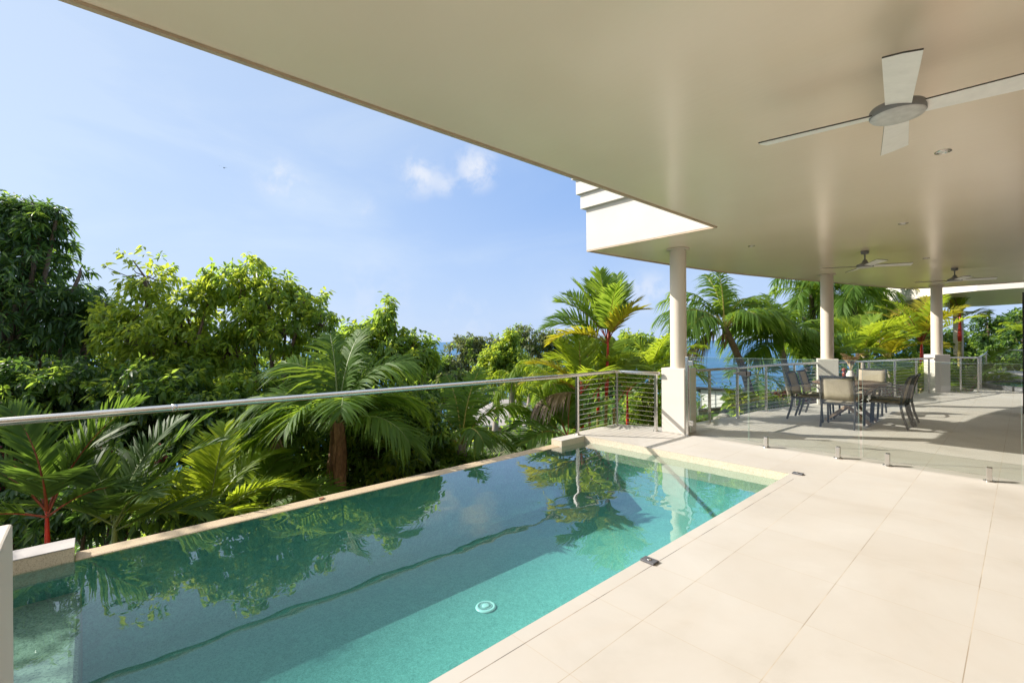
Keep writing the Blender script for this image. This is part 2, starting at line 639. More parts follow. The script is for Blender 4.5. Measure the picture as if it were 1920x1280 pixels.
def terrace():
    b = MB()
    far = list(zip(DECK_EDGE_X, DECK_EDGE_Y))
    # terrace floor beyond the pool
    poly = [(6.5, 5.78), (6.5, 32.0), (-1.2, 30.9), (-0.98, 24.0)] + far[::-1]
    n = len(poly)
    b.add([(p[0], p[1], 0) for p in poly], [tuple(range(n))])
    # beside the pool and behind the viewpoint
    b.add([(POOL_X1, -6, 0), (6.5, -6, 0), (6.5, 5.78, 0), (POOL_X1, 5.78, 0)], [(0, 1, 2, 3)])
    b.add([(-5.0, -6, 0), (POOL_X1, -6, 0), (POOL_X1, POOL_Y0, 0), (-5.0, POOL_Y0, 0)], [(0, 1, 2, 3)])
    return b


tag(terrace().build("terrace_floor", M["terrace_tile"]), kind="structure")


def terrace_edges():
    """slab edges under the tiles: pool side, garden side"""
    b = MB()
    z0 = -0.30
    far = list(zip(DECK_EDGE_X, DECK_EDGE_Y))
    e = [(POOL_X1, POOL_Y0), (POOL_X1, 5.78), (-4.9, 5.78)] + far[1:] + [(-0.98, 24.0), (-1.2, 30.9)]
    for i, (p, q) in enumerate(zip(e[:-1], e[1:])):
        zb = -0.30 if i < 2 else -3.4
        b.add([(p[0], p[1], -0.001), (q[0], q[1], -0.001), (q[0], q[1], zb), (p[0], p[1], zb)], [(0, 1, 2, 3)])
    return b


tag(terrace_edges().build("terrace_edge", M["aggregate_buff"]), kind="structure")


def pool_basin():
    bm = bmesh.new()
    D = -0.90
    vs = [bm.verts.new(p) for p in ((POOL_X0, POOL_Y0, D), (POOL_X1 + .002, POOL_Y0, D), (POOL_X1 + .002, POOL_Y1 + .002, D), (POOL_X0, POOL_Y1 + .002, D),
                                    (POOL_X0, POOL_Y0, -.10), (POOL_X1 + .002, POOL_Y0, -.10), (POOL_X1 + .002, POOL_Y1 + .002, -.10), (POOL_X0, POOL_Y1 + .002, -.10))]
    for f in ((0, 1, 2, 3), (4, 5, 1, 0), (5, 6, 2, 1), (6, 7, 3, 2), (7, 4, 0, 3)):
        bm.faces.new([vs[i] for i in f])
    ed = [e for e in bm.edges if all(v.co.z < -1 for v in e.verts)]
    ed += [e for e in bm.edges if abs(e.verts[0].co.z - e.verts[1].co.z) > 1]
    bmesh.ops.bevel(bm, geom=ed, offset=0.16, segments=6, affect='EDGES', profile=0.5)
    for f in bm.faces: f.smooth = True
    me = bpy.data.meshes.new("pool_floor")
    bm.to_mesh(me)
    bm.free()
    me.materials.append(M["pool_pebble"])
    o = bpy.data.objects.new("pool_floor", me)
    sc.collection.objects.link(o)
    return o


basin = pool_basin()
tag(basin, kind="structure")
b = MB().box(POOL_X0 + .003, POOL_X1 - .001, POOL_Y0 + .003, -0.06, -0.892, -0.30)
bench = b.build("pool_bench", M["bench_pebble"], bevel=0.05, seg=3)
tag(bench, kind="structure")

# weir wall the water runs over, raised ends at terrace level
b = MB()
b.box(-4.90, POOL_X0 - .003, -0.10, 5.24, -3.6, -0.086)
tag(b.build("weir_wall", M["aggregate_wet"], bevel=0.02, seg=2), kind="structure")
b = MB().box(-4.92, -4.705, -1.3, -0.104, -0.16, 0.004)
b.box(-4.90, -4.704, -1.3, -0.104, -3.6, -0.162)
tag(b.build("weir_end", M["aggregate_buff"], bevel=0.004), kind="structure")
b = MB().box(-4.90, -4.685, 5.244, 5.776, -0.15, -0.006)
b.box(-4.90, -4.704, 5.244, 5.776, -3.6, -0.152)
tag(b.build("weir_end", M["aggregate_buff"], bevel=0.004), kind="structure")
b = MB().box(-4.903, -4.682, 5.241, 5.779, -0.0055, 0.001)
tag(b.build("weir_end_cap", M["terrace_tile"], bevel=0.003), kind="structure")
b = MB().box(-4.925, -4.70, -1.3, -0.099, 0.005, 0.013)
tag(b.build("weir_end_cap", M["cap_shaded"], bevel=0.004), kind="structure")


def pool_surface():
    nx, ny = 150, 330
    xs = np.linspace(POOL_X0 - .004, POOL_X1 + .001, nx)
    ys = np.linspace(POOL_Y0 + .0, POOL_Y1 + .001, ny)
    X, Y = np.meshgrid(xs, ys, indexing='ij')
    rng = np.random.RandomState(4)
    Z = np.zeros_like(X)
    for k in range(64):
        lam = rng.uniform(0.075, 0.42)
        a = rng.normal(0.6, 0.8)
        amp = 0.00032 * lam ** 1.1 * rng.uniform(.4, 1)
        Z += amp * np.sin(2 * math.pi * (X * math.cos(a) + Y * math.sin(a)) / lam + rng.uniform(0, 6.28))
    # a livelier patch towards the near far-corner, where the return jets stir the surface
    patch = 0.55 + 1.9 * np.exp(-(((X + 2.6) / 0.8) ** 2 + ((Y - 3.9) / 1.0) ** 2))
    Z = Z * patch + WATER_Z
    vs = np.stack([X, Y, Z], -1).reshape(-1, 3)
    fs = [(i * ny + j, (i + 1) * ny + j, (i + 1) * ny + j + 1, i * ny + j + 1) for i in range(nx - 1) for j in range(ny - 1)]
    me = bpy.data.meshes.new("pool_water")
    me.from_pydata(vs.tolist(), [], fs)
    me.polygons.foreach_set("use_smooth", [True] * len(fs))
    me.update()
    me.materials.append(M["pool_water"])
    o = bpy.data.objects.new("pool_water", me)
    sc.collection.objects.link(o)
    return o


wat = pool_surface()
tag(wat, kind="structure")

# ------------------------------------------------------------------ veranda roof
R1 = [(-2.80, -6.0), (-2.79, -0.06), (-2.785, 1.34), (-2.77, 2.8), (-2.76, 4.6), (-2.75, 6.11)]
R2 = [(-4.88, 6.11), (-4.80, 7.4), (-4.70, 8.6), (-4.52, 10.0), (-4.29, 11.2), (-3.95, 12.6), (-3.52, 13.97), (-3.05, 15.8), (-2.55, 17.6), (-2.40, 18.0), (-2.2, 18.22), (-1.9, 18.36)]
R3 = [(-0.69, 18.44), (0.01, 18.42), (6.5, 18.42)]
EDGE = R1 + R2 + R3


def offset_line(pts, d):
    """shift an open 2-D line sideways to its left by d"""
    out = []
    for i, p in enumerate(pts):
        a = pts[max(i - 1, 0)]
        c = pts[min(i + 1, len(pts) - 1)]
        n1 = Vector((-(p[1] - a[1]), p[0] - a[0])) if i > 0 else None
        n2 = Vector((-(c[1] - p[1]), c[0] - p[0])) if i < len(pts) - 1 else None
        ns = [n.normalized() for n in (n1, n2) if n is not None]
        n = sum(ns, Vector((0, 0)))
        n = n / max(n.length_squared, 1e-6) * len(ns) if len(ns) == 2 else ns[0]
        if len(ns) == 2:
            n = (ns[0] + ns[1]) / (1 + ns[0].dot(ns[1]))
        out.append((p[0] + n.x * d, p[1] + n.y * d))
    return out


def ribbon(pts_in, pts_out, z0, z1):
    """solid band between two parallel lines"""
    b = MB()
    n = len(pts_in)
    vs = []
    for a, c in zip(pts_in, pts_out):
        vs += [(a[0], a[1], z0), (c[0], c[1], z0), (c[0], c[1], z1), (a[0], a[1], z1)]
    fs = []
    for i in range(n - 1):
        o = i * 4
        for k in range(4):
            fs.append((o + k, o + (k + 1) % 4, o + 4 + (k + 1) % 4, o + 4 + k))
    fs += [(3, 2, 1, 0), (n * 4 - 4, n * 4 - 3, n * 4 - 2, n * 4 - 1)]
    b.add(vs, fs)
    return b


roof = tag(empty("veranda_roof", (0, 0, 0)), "curved cream veranda roof with stepped white fascia over the terrace", "roof")
b = MB()
poly = EDGE + [(6.5, -6.0)]
b.add([(p[0], p[1], 3.0) for p in poly], [tuple(range(len(poly)))])
b.build("ceiling", M["ceiling_paint"], roof, fix=False)
b = MB()
b.add([(p[0], p[1], 4.46) for p in poly], [tuple(range(len(poly)))])
b.build("roof_top", M["render_white"], roof)
inn = offset_line(EDGE, -0.14)
flush = offset_line(EDGE, 0.0)
ribbon(inn, flush, 3.004, 3.69).build("fascia", M["render_white"], roof)
ribbon(inn, offset_line(EDGE, 0.065), 3.694, 3.93).build("fascia_band", M["render_white"], roof)
ribbon(inn, offset_line(EDGE, 0.115), 3.934, 4.18).build("fascia_band", M["render_white"], roof)
ribbon(inn, offset_line(EDGE, 0.165), 4.184, 4.44).build("fascia_band", M["render_white"], roof)
ribbon(offset_line(EDGE, -0.032), offset_line(EDGE, -0.001), 2.982, 2.999).build("drip_edge", M["lip_brown"], roof)

# rest of the house behind and beside the viewpoint, with the black door frame at the end
mk_plain("wall_paint", (0.80, 0.76, 0.69), 0.7, var=0.03, scale=2.5)
house = tag(empty("house_wall", (0, 0, 0)), "cream house wall with a black framed sliding door beside the terrace", "house wall")
b = MB()
b.box(3.6, 3.9, -5.7, 13.9, 0.002, 2.998)
b.box(-1.2, 3.598, -5.98, -5.7, 0.002, 2.998)
b.build("wall", M["wall_paint"], house)
b = MB()
b.box(0.035, 3.59, 13.70, 13.82, 2.42, 2.998)
b.build("lintel", M["column_paint"], house)
dr = MB()
dr.box(-0.02, 0.06, 13.62, 13.74, 0.003, 2.40)
dr.box(1.20, 1.28, 13.62, 13.74, 0.003, 2.40)
dr.box(3.50, 3.58, 13.62, 13.74, 0.003, 2.40)
dr.box(0.061, 1.199, 13.62, 13.74, 2.30, 2.40)
dr.box(1.281, 3.499, 13.62, 13.74, 2.30, 2.40)
dr.box(0.061, 1.199, 13.62, 13.74, 0.003, 0.08)
dr.box(1.281, 3.499, 13.62, 13.74, 0.003, 0.08)
dfr = dr.build("sliding_door", M["black_frame"], house)
MB().box(0.061, 3.499, 13.675, 13.687, 0.081, 2.299).build("door_glass", M["window_glass"], dfr)

# ------------------------------------------------------------------ columns
def column(x, y, rz, label, plinth=0.40, shaft=0.1275, ztop=2.998, zp=1.05):
    t = tag(empty("veranda_column", (x, y, 0), rz), label, "column", "round columns on square plinths")
    h = plinth / 2
    MB().box(-h, h, -h, h, 0.002, zp).build("plinth", M["render_white"], t, bevel=0.008, seg=2)
    b = MB()
    b.lathe([(shaft, zp + 0.001), (shaft, ztop - 0.022)], n=48)
    b.build("shaft", M["column_paint"], t)
    b = MB()
    b.lathe([(shaft + .002, ztop - .020), (shaft + .045, ztop - .020), (shaft + .050, ztop - .010), (shaft + .045, ztop), (shaft + .002, ztop)], n=48)
    b.build("collar", M["column_paint"], t)
    return t


column(-3.815, 7.15, 0, "round cream column on square plinth at the far pool corner")
column(-3.06, 12.62, R(18), "slim round column on plinth standing behind the dining table")
column(-1.66, 17.74, R(42), "round column on plinth among yellow green palms at terrace end")
t = tag(empty("gate_pillar", (-1.50, -0.35, 0)), "plain white square pillar top cut off at the left picture edge", "pillar")
MB().box(-0.22, 0.22, -0.20, 0.20, 0.002, 1.05).build("plinth", M["render_white"], t, bevel=0.006)
b = MB()
b.lathe([(.1275, 1.051), (.1275, 2.976)], n=40)
b.build("shaft", M["column_paint"], t)

# ------------------------------------------------------------------ steel balustrades
def lerp_pts(line, step=0.35):
    out = []
    for a, c in zip(line[:-1], line[1:]):
        a, c = Vector(a), Vector(c)
        k = max(1, int((c - a).length / step))
        for i in range(k):
            out.append(a.lerp(c, i / k))
    out.append(Vector(line[-1]))
    return out


def round_curve(line, it=2):
    for _ in range(it):
        o = [Vector(line[0])]
        for a, c in zip(line[:-1], line[1:]):
            a, c = Vector(a), Vector(c)
            o += [a.lerp(c, .25), a.lerp(c, .75)]
        o.append(Vector(line[-1]))
        line = o
    return line


def post(parent, x, y, h=0.93, w=0.042, z0=0.002):
    b = MB()
    b.box(x - w / 2, x + w / 2, y - w / 2, y + w / 2, z0 + 0.008, z0 + h)
    b.lathe([(0.001, 0.0), (0.05, 0.0), (0.05, 0.008), (0.001, 0.008)], (x, y, z0), 20)
    return b.build("post", M["stainless"], parent, bevel=0.003)


def cables(parent, lines, zs, r=0.004):
    for z in zs:
        b = MB()
        for ln in lines:
            b.tube([(p[0], p[1], z) for p in ln], r, 6)
        b.build("cable", M["stainless"], parent)


ZS = [0.08 + 0.078 * i for i in range(11)]
bal = tag(empty("pool_balustrade", (-4.82, 6.9, 0)), "long stainless handrail over the infinity edge ending in a cable bay", "balustrade")
O = Vector((-4.82, 6.9, 0))


def loc(pts):
    return [(p[0] - O.x, p[1] - O.y, p[2] if len(p) > 2 else 0) for p in pts]


hr = MB().tube(loc([(-4.90, -3.2, .955), (-4.86, 0.5, .955), (-4.82, 4.0, .955), (-4.80, 5.75, .955), (-4.83, 6.78, .955), (-4.79, 6.86, .955), (-4.70, 6.885, .955), (-4.02, 6.90, .955)]), 0.031, 20)
hr = hr.build("handrail", M["stainless"], bal)
MB().tube(loc([(-4.8555, 0.50, .955), (-4.8550, 0.54, .955)]), 0.0335, 20).build("coupling", M["stainless"], bal)
for x, y in ((-4.80, 5.75), (-4.86, 6.90), (-4.10, 6.92)):
    post(bal, x - O.x, y - O.y)
cables(bal, [loc([(-4.80, 5.75), (-4.86, 6.90), (-4.10, 6.92)])], ZS)

b2pts = [(-3.97, 7.38), (-3.90, 8.44), (-3.72, 9.23), (-3.66, 10.54), (-3.43, 11.56), (-3.22, 12.4)]
b3pts = [(-2.92, 12.85), (-2.55, 14.1), (-2.22, 15.21), (-1.94, 16.34), (-1.76, 17.07), (-1.72, 17.45)]
b4pts = [(-1.42, 17.98), (-1.20, 18.10), (-0.86, 18.32)]
b5pts = [(-0.86, 18.7), (-0.88, 19.9), (-0.92, 23.9), (-1.0, 27.0), (-1.05, 30.2)]
b6pts = [(-1.04, 30.6), (0.6, 31.0), (2.4, 31.3), (4.5, 31.6)]
BX = []
for pts, lab, pidx in ((b2pts, "curved cable balustrade between the pool column and the dining column", (1, 2, 3, 4)),
                       (b3pts, "curved cable balustrade behind the right hand dining chairs", (1, 2, 3, 4)),
                       (b4pts, "short two post balustrade right of the end column", (1, 2)),
                       (b5pts, "receding balustrade along the garden beside the round spa", (0, 1, 2, 3)),
                       (b6pts, "far cable balustrade behind the round spa", (0, 1, 2, 3))):
    O = Vector((pts[0][0], pts[0][1], 0))
    t = tag(empty("terrace_balustrade", O), lab, "balustrade", "steel cable balustrades round the terrace")
    line = round_curve([(p[0], p[1]) for p in pts])
    MB().tube(loc([(p[0], p[1], .955) for p in line]), 0.026, 14).build("handrail", M["stainless"], t)
    for k in pidx:
        post(t, pts[k][0] - O.x, pts[k][1] - O.y)
    cables(t, [loc([(p[0], p[1]) for p in line])], ZS, 0.0035)

# ------------------------------------------------------------------ frameless glass pool fence
fence = tag(empty("pool_fence", (-2.5, 6.97, 0)), "frameless glass pool fence on stubby steel spigots across the terrace", "glass fence")


def pane(name, x0, x1, parent, z0=0.055, z1=1.235, y=0.0):
    b = MB().box(x0, x1, y - 0.006, y + 0.006, z0, z1)
    o = b.build(name, M["clear_glass"], parent)
    e = MB()
    e.box(x0 - .0015, x0 - .0002, y - 0.006, y + 0.006, z0, z1)
    e.box(x1 + .0002, x1 + .0015, y - 0.006, y + 0.006, z0, z1)
    e.box(x0, x1, y - 0.006, y + 0.006, z1 + .0002, z1 + .002)
    e.build("glass_edge", M["glass_edge"], o)
    return o


def spigot(x, parent):
    b = MB()
    for s in (-1, 1):
        b.add(*box_vf(x - 0.022, x + 0.022, s * 0.022 - 0.013 if s > 0 else -0.035, s * 0.022 + 0.013 if s > 0 else -0.009, 0.012, 0.148))
    b.lathe([(0.001, 0.002), (0.05, 0.002), (0.05, 0.012), (0.001, 0.012)], (x, 0, 0), 24)
    return b.build("spigot", M["stainless"], parent, bevel=0.008, seg=3)


def box_vf(x0, x1, y0, y1, z0, z1):
    vs = [(x0, y0, z0), (x1, y0, z0), (x1, y1, z0), (x0, y1, z0), (x0, y0, z1), (x1, y0, z1), (x1, y1, z1), (x0, y1, z1)]
    return vs, [(3, 2, 1, 0), (4, 5, 6, 7), (0, 1, 5, 4), (1, 2, 6, 5), (2, 3, 7, 6), (3, 0, 4, 7)]


for x0, x1, sp in ((-2.645, -1.365, (-2.42, -1.58)), (-1.325, -0.02, (-1.09, -0.25)), (0.02, 1.40, (0.25, 1.17)), (1.44, 3.3, (1.7, 3.0))):
    pane("glass_panel", x0 + 2.5, x1 + 2.5, fence)
    for s in sp:
        spigot(s + 2.5, fence)
gate = tag(empty("glass_gate", (-3.575, 6.97, 0)), "narrow frameless glass gate hinged on a steel post by the column", "gate")
b = MB()
b.box(-0.022, 0.022, -0.022, 0.022, 0.002, 1.24)
b.lathe([(0.001, 0.0), (0.05, 0.0), (0.05, 0.008), (0.001, 0.008)], (0, 0, 0.002), 20)
b.build("gate_post", M["stainless"], gate, bevel=0.003)
pane("glass_panel", 0.05, 0.915, gate)
for z in (0.16, 1.10):
    MB().box(0.023, 0.10, -0.018, 0.018, z, z + 0.075).build("hinge", M["stainless"], gate, bevel=0.004)
b = MB()
b.box(0.80, 0.905, -0.035, -0.008, 0.985, 1.045)
b.box(0.915, 0.955, -0.030, 0.012, 0.980, 1.050)
b.tube([(0.72, -0.02, 1.015), (0.80, -0.02, 1.015)], 0.014, 10)
b.build("latch", M["dark_metal"], gate, bevel=0.004)

# ------------------------------------------------------------------ small pool fittings
for (x, y, rz, lab) in ((-1.715, 2.80, 0, "small dark plate on the pool coping midway along the pool"), (-1.70, 5.83, 0, "small dark plate on the coping at the far pool corner")):
    t = tag(empty("coping_plate", (x, y, 0.001), rz), lab, "cover plate", "dark plates on the pool coping")
    MB().box(-0.052, 0.052, -0.036, 0.036, 0.0, 0.014).build("plate", M["pad_grey"], t, bevel=0.004)
    b = MB()
    b.lathe([(0.001, .0145), (0.016, .0145), (0.016, .0165), (0.001, .0165)], (0, 0, 0), 20)
    b.build("screw_cap", M["stainless"], t)

t = tag(empty("pool_drain", (-3.28, 2.63, -0.897)), "round pale suction cover on the sunlit pool floor", "drain cover")
b = MB()
b.lathe([(0.001, 0.022), (0.035, 0.022), (0.042, 0.018), (0.042, 0.010)], n=40)
b.lathe([(0.078, 0.010), (0.080, 0.016), (0.105, 0.010), (0.112, 0.0)], n=40)
b.build("cover", M["drain_plastic"], t)
b = MB()
b.lathe([(0.043, 0.006), (0.077, 0.006)], n=40)
b.build("grille_gap", M["drain_dark"], t)
b = MB()
for k in range(30):
    a = 2 * math.pi * k / 30
    b.bar((0.040 * math.cos(a), 0.040 * math.sin(a), 0.011), (0.080 * math.cos(a), 0.080 * math.sin(a), 0.011), 0.0042, 0.006)
b.lathe([(0.057, 0.014), (0.063, 0.014)], n=40)
b.build("grille", M["drain_plastic"], t)
t.scale = (0.84, 0.84, 0.84)

# ------------------------------------------------------------------ ceiling fans
def fan(x, y, rz, label, drop=0.25, blade=0.66):
    t = tag(empty("ceiling_fan", (x, y, 2.998), rz), label, "ceiling fan", "four blade ceiling fans under the veranda")
    b = MB()
    b.lathe([(0.001, 0), (0.056, 0), (0.060, -0.012), (0.054, -0.048), (0.02, -0.056), (0.001, -0.056)], n=32)
    b.build("ceiling_mount", M["fan_grey"], t)
    b = MB()
    b.lathe([(0.013, -0.050), (0.013, -drop + .09)], n=16)
    b.build("down_rod", M["fan_grey"], t)
    b = MB()
    z = -drop
    b.lathe([(0.014, z + .105), (0.03, z + .10), (0.045, z + .055), (0.118, z + .022), (0.124, z + .014), (0.124, z - .020), (0.121, z - .024)], n=48)
    b.build("motor", M["fan_grey"], t)
    b = MB()
    b.lathe([(0.1205, z - .0245), (0.116, z - .031), (0.08, z - .034), (0.001, z - .035)], n=48)
    b.build("hub_cover", M["fan_hub_face"], t)
    for k in range(4):
        a = k * math.pi / 2
        ca, sa = math.cos(a), math.sin(a)

        def pt(r, u, w):      # along, across, up
            pitch = R(-11)
            yy = u * math.cos(pitch) - w * math.sin(pitch)
            zz = u * math.sin(pitch) + w * math.cos(pitch)
            return (r * ca - yy * sa, r * sa + yy * ca, z - .004 + zz)
        n = 10
        vs, fs = [], []
        for i in range(n + 1):
            s = i / n
            r_ = 0.10 + (blade - 0.10) * s
            w0, w1 = -0.054 - 0.017 * s, 0.056 + 0.015 * s
            if i == n:
                r1, r2 = r_ - 0.012, r_ + 0.012
            else:
                r1 = r2 = r_
            for (rr, u) in ((r1, w0), ((r1 + r2) / 2 + (0.008 if i == n else 0), (w0 + w1) / 2), (r2, w1)):
                vs.append(pt(rr, u, -0.004))
            for (rr, u) in ((r1, w0), ((r1 + r2) / 2 + (0.008 if i == n else 0), (w0 + w1) / 2), (r2, w1)):
                vs.append(pt(rr, u, 0.004))
        for i in range(n):
            o, p = i * 6, i * 6 + 6
            fs += [(o, o + 1, p + 1, p), (o + 1, o + 2, p + 2, p + 1), (o + 3, p + 3, p + 4, o + 4), (o + 4, p + 4, p + 5, o + 5)]
        b = MB().add(vs, fs)
        ed = []
        for i in range(n):
            o, p = i * 6, i * 6 + 6
            ed += [(o, p, p + 3, o + 3), (o + 2, o + 5, p + 5, p + 2)]
        e = n * 6
        ed += [(e, e + 1, e + 4, e + 3), (e + 1, e + 2, e + 5, e + 4), (0, 3, 4, 1), (1, 4, 5, 2)]
        o = MB().add(vs, fs + ed).build("blade", M["fan_blade"], t)
        o.data.materials.append(M["fan_edge"])
        mi = [0] * len(fs) + [1] * len(ed)
        o.data.polygons.foreach_set("material_index", mi)
    return t


fan(-0.46, 3.28, R(9.5), "large four blade ceiling fan near the top right of the veranda ceiling")
fan(-1.82, 9.80, R(30), "distant ceiling fan hanging above the dining table")
fan(-0.99, 13.70, R(22), "most distant ceiling fan, beyond the table near the end column")

for x, y, lab in ((-0.43, 5.08, "recessed downlight in the ceiling close to the large fan"), (-1.05, 7.84, "recessed downlight in mid ceiling above the glass fence"),
                  (-2.92, 7.83, "recessed downlight in the ceiling close to the pool column"), (-1.22, 11.56, "recessed downlight between the two distant fans"),
                  (-0.90, 15.62, "farthest recessed downlight, past the last fan")):
    t = tag(empty("downlight", (x, y, 2.998)), lab, "downlight", "recessed ceiling downlights")
    b = MB()
    b.lathe([(0.032, -0.002), (0.036, -0.008), (0.050, -0.006), (0.054, 0.0)], n=36)
    b.build("trim_ring", M["stainless"], t)
    b = MB()
    b.lathe([(0.001, -0.001), (0.031, -0.001)], n=30)
    b.build("lens", M["fan_blade"], t)

# ------------------------------------------------------------------ round spa and the far wing
t = tag(empty("round_spa", (0.95, 20.6, 0)), "round raised spa with dark stone rim on the far terrace", "spa")
b = MB()
b.lathe([(1.85, 0.002), (1.85, 0.13), (1.72, 0.135), (1.70, 0.05)], n=96)
b.build("rim", M["pad_grey"], t)
m = Mat("spa_water")
m.set(Roughness=0.03)
m.bsdf.inputs["Base Color"].default_value = (0.02, 0.10, 0.13, 1)
m.bump(m.noise(5.0, 3, 0.5), 0.06, 0.02)
M["spa_water"] = m.m
b = MB()
b.lathe([(0.001, 0.112), (1.71, 0.112)], n=96)
b.build("spa_water", M["spa_water"], t)

wing = tag(empty("far_wing", (0, 0, 0)), "white curved roof of the far house wing behind the yellow green palms", "house wing")
we = [(-3.95, 30.0), (-4.3, 28.2), (-4.2, 27.0), (-3.9, 26.2), (-3.3, 24.6), (-2.4, 22.6), (-1.7, 21.5), (-0.95, 20.95), (0.0, 20.85), (5.0, 20.8)]
wback = [(5.0, 30.5), (0.0, 30.3), (-1.26, 31.0)]
wp = we + wback
b = MB().add([(p[0], p[1], 3.0) for p in wp], [tuple(range(len(wp)))])
b.build("soffit", M["ceiling_paint"], wing, fix=False)
ring = wp + [wp[0]]
ribbon(offset_line(ring, -0.12), ring, 3.004, 3.75).build("fascia", M["render_white"], wing)
b = MB().add([(p[0], p[1], 3.76) for p in wp], [tuple(range(len(wp)))])
b.build("roof_top", M["render_white"], wing)
b = MB()
c4 = at(1797, 640, 18.0)
b.lathe([(0.15, 0.002 - 0.0), (0.15, 2.999)], (c4.x, c4.y, 0), 32)
b.build("column", M["column_paint"], wing)

# ------------------------------------------------------------------ dining set
mk_plain("table_wood", (0.16, 0.095, 0.058), 0.45, var=0.3, scale=5, stretch=(6, 1, 6), bump=.15, bscale=40)
mk_plain("table_wood_pale", (0.36, 0.26, 0.18), 0.6, var=0.2, scale=6, stretch=(1, 1, 4), bump=.15, bscale=40)
m = Mat("sling_fabric")
w1 = m.noise(14, 5, .6)
wv = m.n("ShaderNodeTexWave", wave_type='BANDS', bands_direction='Z')
wv.inputs["Scale"].default_value = 60
m.l(m.tc.outputs["Object"], wv.inputs["Vector"])
c = m.ramp(w1, [(0.3, (0.50, 0.435, 0.33)), (0.7, (0.60, 0.53, 0.41))])
c = m.mix(m.math('MULTIPLY', wv.outputs["Fac"], 0.25), c, (0.38, 0.32, 0.24))
m.color(c)
m.set(Roughness=0.8)
trl = m.n("ShaderNodeBsdfTranslucent")
m.l(c, trl.inputs["Color"])
mx = m.n("ShaderNodeMixShader")
mx.inputs[0].default_value = 0.35
m.l(m.bsdf.outputs[0], mx.inputs[1])
m.l(trl.outputs[0], mx.inputs[2])
m.l(mx.outputs[0], m.out.inputs["Surface"])
M["sling_fabric"] = m.m


def make_chair():
    """faces +Y, seat centre over the origin"""
    t = empty("dining_chair", (0, 0, 0))
    W = 0.235
    seat_prof = [(0.25, .425), (0.23, .437), (0.05, .432), (-0.10, .425), (-0.225, .428)]
    back_prof = [(-0.235, .46), (-0.250, .56), (-0.275, .68), (-0.310, .80), (-0.335, .862)]

    def sling(prof, w, thick):
        vs, fs = [], []
        nx = 6
        for (y, z) in prof:
            for k in range(nx + 1):
                u = -1 + 2 * k / nx
                vs.append((u * w, y, z - 0.012 * (1 - u * u)))
        for i in range(len(prof) - 1):
            for k in range(nx):
                o = i * (nx + 1) + k
                fs.append((o, o + 1, o + nx + 2, o + nx + 1))
        b = MB().add(vs, fs, True)
        return b
    s = sling(seat_prof, W - .012, .006).build("seat", M["sling_fabric"], t)
    md = s.modifiers.new("thickness", 'SOLIDIFY'); md.thickness = 0.006
    bk = MB()
    vs, fs = [], []
    nx = 6
    for (y, z) in back_prof:
        for k in range(nx + 1):
            u = -1 + 2 * k / nx
            vs.append((u * (W - .012), y + 0.012 * (1 - u * u) * -1, z))
    for i in range(len(back_prof) - 1):
        for k in range(nx):
            o = i * (nx + 1) + k
            fs.append((o, o + 1, o + nx + 2, o + nx + 1))
    s = bk.add(vs, fs, True).build("backrest", M["sling_fabric"], t)
    md = s.modifiers.new("thickness", 'SOLIDIFY'); md.thickness = 0.006
    # frames
    b = MB()
    for sx in (-1, 1):
        pr = [(sx * W, y, z) for y, z in [(-0.228, .40)] + back_prof + [(-0.342, .872)]]
        for p, q in zip(pr[:-1], pr[1:]):
            b.bar(p, q, 0.024, 0.034, up=(0, 1, 0))
    b.bar((-W - .012, -0.344, .868), (W + .012, -0.344, .868), 0.026, 0.030)
    b.build("back_frame", M["dark_metal"], t, bevel=.003)
    b = MB()
    for sx in (-1, 1):
        pr = [(sx * W, y, z - .006) for y, z in seat_prof]
        for p, q in zip(pr[:-1], pr[1:]):
            b.bar(p, q, 0.024, 0.028)
    b.bar((-W, 0.245, .405), (W, 0.245, .405), 0.026, 0.024)
    b.bar((-W, -0.225, .400), (W, -0.225, .400), 0.026, 0.030)
    b.bar((-W, 0.02, .400), (W, 0.02, .400), 0.022, 0.018)
    b.build("seat_frame", M["dark_metal"], t, bevel=.003)
    for sx in (-1, 1):
        b = MB()
        b.bar((sx * (W + .002), -0.222, .425), (sx * (W + .002), -0.262, .20), 0.026, 0.036, up=(0, 1, 0))
        b.bar((sx * (W + .002), -0.262, .205), (sx * (W + .002), -0.325, .002), 0.025, 0.034, up=(0, 1, 0))
        b.build("leg", M["dark_metal"], t, bevel=.003)
        b = MB()
        b.tube([(sx * (W + .03), 0.262, .002), (sx * (W + .03), 0.250, .25), (sx * (W + .03), 0.238, .42), (sx * (W + .03), 0.225, .55)], 0.017, 12)
        b.build("leg", M["dark_metal"], t)
        b = MB()
        pr = round_curve([(sx * (W + .03), 0.228, .54), (sx * (W + .03), 0.215, .615), (sx * (W + .032), 0.13, .652), (sx * (W + .03), -0.08, .650), (sx * (W + .012), -0.262, .625)])
        for p, q in zip(pr[:-1], pr[1:]):
            b.bar(p, q, 0.034, 0.018)
        b.build("armrest", M["dark_metal"], t, bevel=.002)
    return t


chair_spots = [
    (-2.12, 9.60, 0, "dark framed sling chair seen from behind at the near end of the dining table"),
    (-2.12, 11.62, 180, "sling chair at the far end of the dining table facing the pool"),
    (-2.70, 10.00, -90, "beige sling chair on the sea side of the table, the one closer to the pool"),
    (-2.69, 10.64, -88, "beige sling chair on the sea side of the table, the one farther from the pool"),
    (-1.60, 10.12, 90, "dark sling chair on the house side of the table, the one closer to the pool"),
    (-1.58, 10.66, 92, "dark sling chair on the house side of the table, the one farther from the pool"),
]
chair0 = make_chair()
for i, (x, y, a, lab) in enumerate(chair_spots):
    o = chair0 if i == 0 else copy_tree(chair0)
    o.location = (x, y, 0.001)
    o.rotation_euler = (0, 0, R(a))
    tag(o, lab, "chair", "dining chairs round the table")

